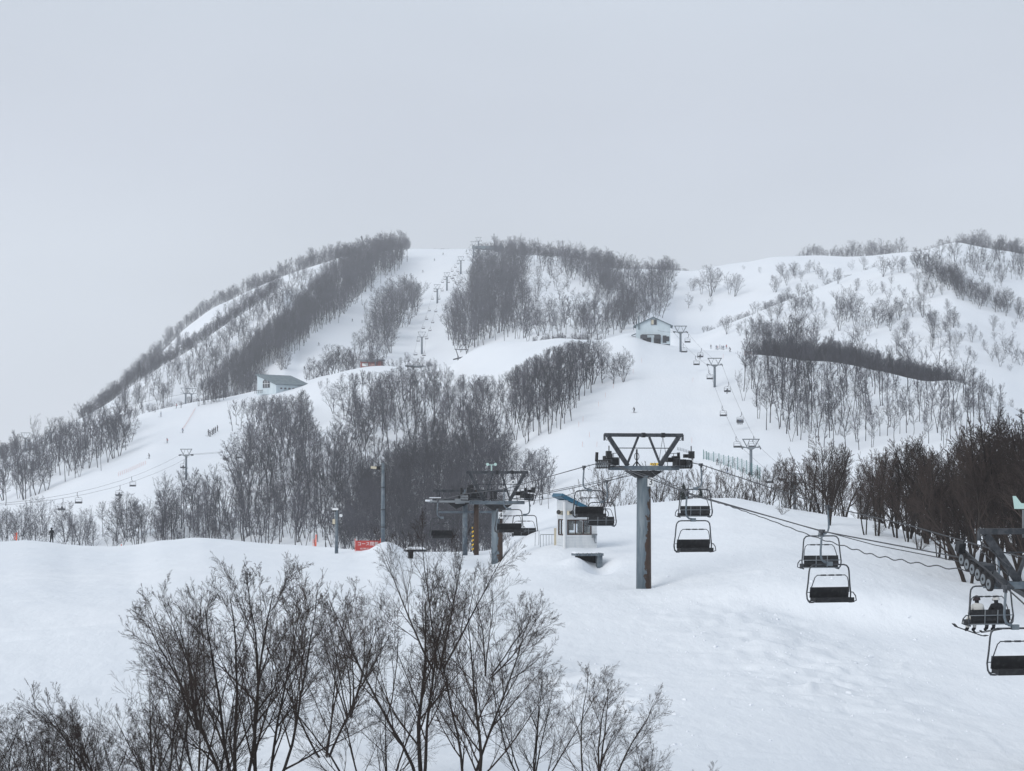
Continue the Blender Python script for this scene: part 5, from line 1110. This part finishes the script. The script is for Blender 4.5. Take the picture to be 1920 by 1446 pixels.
def person(pose, loc, rz, jacket, trousers, label, group=None, hat=BLK, gear='ski', sc=1.0):
    bm_, zw, zn, zb_ = BASE[pose]; key = (pose, jacket, trousers)
    if key not in _pc:
        me = bm_.copy(); me.name = 'body'; me.materials.clear()
        for m_ in (cloth(jacket), cloth(trousers), M['skin'], cloth(BLK)): me.materials.append(m_)
        co = np.empty(len(me.vertices) * 3); me.vertices.foreach_get('co', co); co = co.reshape(-1, 3); mi = []
        for p in me.polygons:
            c = co[list(p.vertices)].mean(0)
            if pose == 'sit': k = 2 if c[2] > zn + .06 else (3 if c[2] < -.26 else (1 if (c[2] < .2 and (abs(c[0]) < .24 or c[1] > .3)) else 0))
            else: k = 2 if c[2] > zn + .06 else (3 if c[2] < zb_ else (1 if (c[2] < zw and abs(c[0]) < .235) else 0))
            if k == 2 and c[1] < {'stand': .07, 'ski': .19, 'sit': .09}[pose]: k = 3
            mi.append(k)
        me.polygons.foreach_set('material_index', mi); _pc[key] = me
    t = thing('person', label, 'person', loc, rz, group, sc); link('body', _pc[key], t)
    hd = {'stand': (0, .05, 1.66), 'ski': (0, .17, 1.42), 'sit': (0, .07, .80)}[pose]
    kh = ('hat', hat)
    if kh not in _pc:
        m = MB(); n = 12
        for i in range(6):
            a = i * math.pi / 2 / 5; _r = .135 * math.cos(a); _z = .02 + .15 * math.sin(a)
            m.v += [(_r * math.cos(6.283 * k / n), _r * math.sin(6.283 * k / n), _z) for k in range(n)]
            if i: m.f += [((i - 1) * n + k, (i - 1) * n + (k + 1) % n, i * n + (k + 1) % n, i * n + k) for k in range(n)]; m.mi += [0] * n
        m.tube([(0, 0, -.02), (0, 0, .035)], .142, 12); _pc[kh] = m.mesh('helmet', cloth(hat), True)
        m = MB(); m.box((0, .115, -.01), (.18, .06, .08)); _pc['goggles'] = m.mesh('goggles', M['dark_glass'])
    o = link('helmet', _pc[kh], t); o.location = hd; o = link('goggles', _pc['goggles'], t); o.location = hd
    if 'skis' not in _pc:
        m = MB(); m.box((0, .05, 0), (.09, 1.5, .02)); m.bar((0, .8, 0), (0, .95, .10), .09, .02); _pc['skis'] = m.mesh('ski', cloth(BLK))
        m = MB(); m.box((0, 0, 0), (1.2, .27, .02)); m.bar((.6, 0, 0), (.76, 0, .08), .26, .02); m.bar((-.6, 0, 0), (-.76, 0, .08), .26, .02); _pc['board'] = m.mesh('snowboard', cloth((.03, .03, .035)))
        m = MB(); m.tube([(0, 0, 0), (0, 0, 1.05)], .012, 4); _pc['pole'] = m.mesh('ski_pole', cloth(BLK))
    zf = {'stand': 0.0, 'ski': 0.0, 'sit': -.47}[pose]; yf = .62 if pose == 'sit' else .05
    if gear == 'ski':
        for s in (-.15, .15): o = link('ski', _pc['skis'], t); o.location = (s, yf, zf + .02); o.rotation_euler = (-.15 if pose == 'sit' else 0, 0, 0)
        if pose != 'sit':
            for s in (-.36, .36): o = link('ski_pole', _pc['pole'], t); o.location = (s, .1, 0); o.rotation_euler = (-.3, 0, 0)
    elif gear == 'board':
        o = link('snowboard', _pc['board'], t); o.location = (0, yf, zf + .02)
        if pose == 'sit': o.rotation_euler = (0, .32, 0)
    return t
# the two riders under the right pylon
ch = NC[1871]; MW = Matrix.Translation(ch.location) @ Matrix.Rotation(ch.rotation_euler.z, 4, 'Z')
person('sit', MW @ Vector((XC - .42, .22, -2.68)), ch.rotation_euler.z, (.62, .62, .60), (.55, .55, .53), 'person in a white jacket and dark knit hat riding the right chair with a snowboard', hat=(.04, .03, .035), gear='board')
person('sit', MW @ Vector((XC + .40, .22, -2.68)), ch.rotation_euler.z, BLK, (.06, .06, .065), 'person in a black jacket and white helmet riding the right chair on skis', hat=(.6, .6, .6))
# person on the left crest
p = at(97, 238); t = person('stand', p, math.radians(20), BLK, BLK, 'person in black with a dark helmet standing on the left snow crest', gear=None)
def gp(px, py, pose, rz, jk, tr, lab, grp=None, gear='ski', sc=1.0):
    q = locate(px, py, 262)
    if q is not None: person(pose, q, rz, jk, tr, lab, grp, gear=gear, sc=sc)
DK, RD_, BL, OL, GR = (.03, .03, .035), (.30, .05, .05), (.04, .08, .18), (.10, .10, .06), (.12, .13, .15)
gp(1189, 774, 'ski', 2.6, DK, GR, 'person snowboarding down the middle of the wide piste', gear='board')
gp(1298, 869, 'stand', 2.9, (.05, .04, .04), (.3, .3, .3), 'person in dark clothes skiing right of the pylon 3 head')
gp(1345, 872, 'ski', 3.1, GR, (.25, .25, .25), 'person in grey on the piste just below the green fence')
gp(1364, 888, 'ski', 2.4, DK, BL, 'person in dark blue lowest on the piste below the green fence')
for k, (x, y, c, ps) in enumerate(((1333, 654, DK, 'stand'), (1343, 655, BL, 'stand'), (1346, 656, RD_, 'stand'), (1350, 654, GR, 'stand'), (1354, 655, DK, 'ski'), (1357, 656, BL, 'stand'), (1362, 654, RD_, 'stand'))):
    gp(x, y, ps, .5 * k, c, GR, ('person standing alone left of the group at the top of the wide piste', 'person in the waiting group at the top of the wide piste')[k > 0], None if k == 0 else 'people waiting at the top of the wide piste')
gp(1369, 660, 'ski', 1, DK, DK, 'person crouching on the snow right of the waiting group')
for k, x in enumerate(((391, 817), (394, 819), (398, 816), (401, 814), (404, 812), (408, 809))):
    gp(x[0], x[1], 'stand', 1.2, DK, DK, '%s person from the left in the row of six on the left piste' % ('first', 'second', 'third', 'fourth', 'fifth', 'sixth')[k], 'row of people lined up on the left piste', sc=1.35)
for x, y, ps, c, lab in ((343, 812, 'ski', BL, 'person skiing left of the row of six on the left piste'), (314, 831, 'ski', RD_, 'person sitting low on the snow of the left piste'), (280, 860, 'ski', DK, 'person snowboarding lowest on the left piste'), (302, 782, 'stand', BL, 'person skiing near the top left of the left piste'),
        (291, 773, 'stand', DK, 'person at the crest of the left piste beside the orange net'), (340, 765, 'stand', DK, 'person standing at the crest under the twin pylons'), (383, 759, 'stand', DK, 'person at the crest right of the twin pylons'), (331, 766, 'stand', RD_, 'person in red at the crest left of the twin pylons')):
    gp(x, y, ps, 2.0, c, GR, lab, sc=1.25)
for x, y, lab in ((571, 693, 'person skiing down just above the blue roofed hall'), (598, 648, 'person skiing in the lower middle of the summit piste'), (661, 603, 'person standing on the summit piste left of the tree clump, left one'), (679, 606, 'person standing on the summit piste at the tree clump edge'), (793, 511, 'person skiing in the upper summit piste below two others'), (815, 489, 'person skiing second from the top of the summit piste'), (831, 478, 'topmost person on the summit piste'), (875, 472, 'person beside the top of the summit lift')):
    gp(x, y, 'ski', 2.3, DK, GR, lab, sc=1.2)
# riders on the far chairs of the wide piste lift
for px, t in fc_r:
    if px in (1315, 1366, 1390):
        M4 = Matrix.Translation(t.location) @ Matrix.Rotation(t.rotation_euler.z, 4, 'Z')
        offs = (-.5, 0, .5) if px == 1390 else (0,)
        for k, o_ in enumerate(offs): person('sit', M4 @ Vector((XC + o_, .25, -2.68)), t.rotation_euler.z, (DK, BL, GR)[k], DK, 'distant rider on a chair of the wide piste lift' if px == 1390 else 'lone distant rider on the %s occupied chair of the wide piste lift' % ('upper' if px == 1315 else 'middle'), 'riders on the wide piste lift')
for px, t in fc_l:
    if px in (118, 421, 614, 345, 225):
        M4 = Matrix.Translation(t.location) @ Matrix.Rotation(t.rotation_euler.z, 4, 'Z')
        person('sit', M4 @ Vector((XC, .25, -2.68)), t.rotation_euler.z, DK, DK, 'distant rider on a chair of the left slope lift', 'riders on the left slope lift')
HAZE_DENSITY = 0.00016
# ---------------------------------------------------------------- haze: even winter air round the whole scene
hz = MB(); hz.box((0, 1480, 205), (3400, 3200, 570))
hm = bpy.data.materials.new('haze'); hm.use_nodes = True; ht = hm.node_tree; ht.nodes.clear()
ho = N('ShaderNodeOutputMaterial', ht); hv = N('ShaderNodeVolumePrincipled', ht)
hv.inputs['Color'].default_value = (.93, .95, 1.0, 1); hv.inputs['Density'].default_value = HAZE_DENSITY; hv.inputs['Anisotropy'].default_value = .0
ht.links.new(hv.outputs[0], ho.inputs['Volume'])
tag(hz.build('haze', hm), kind='stuff')
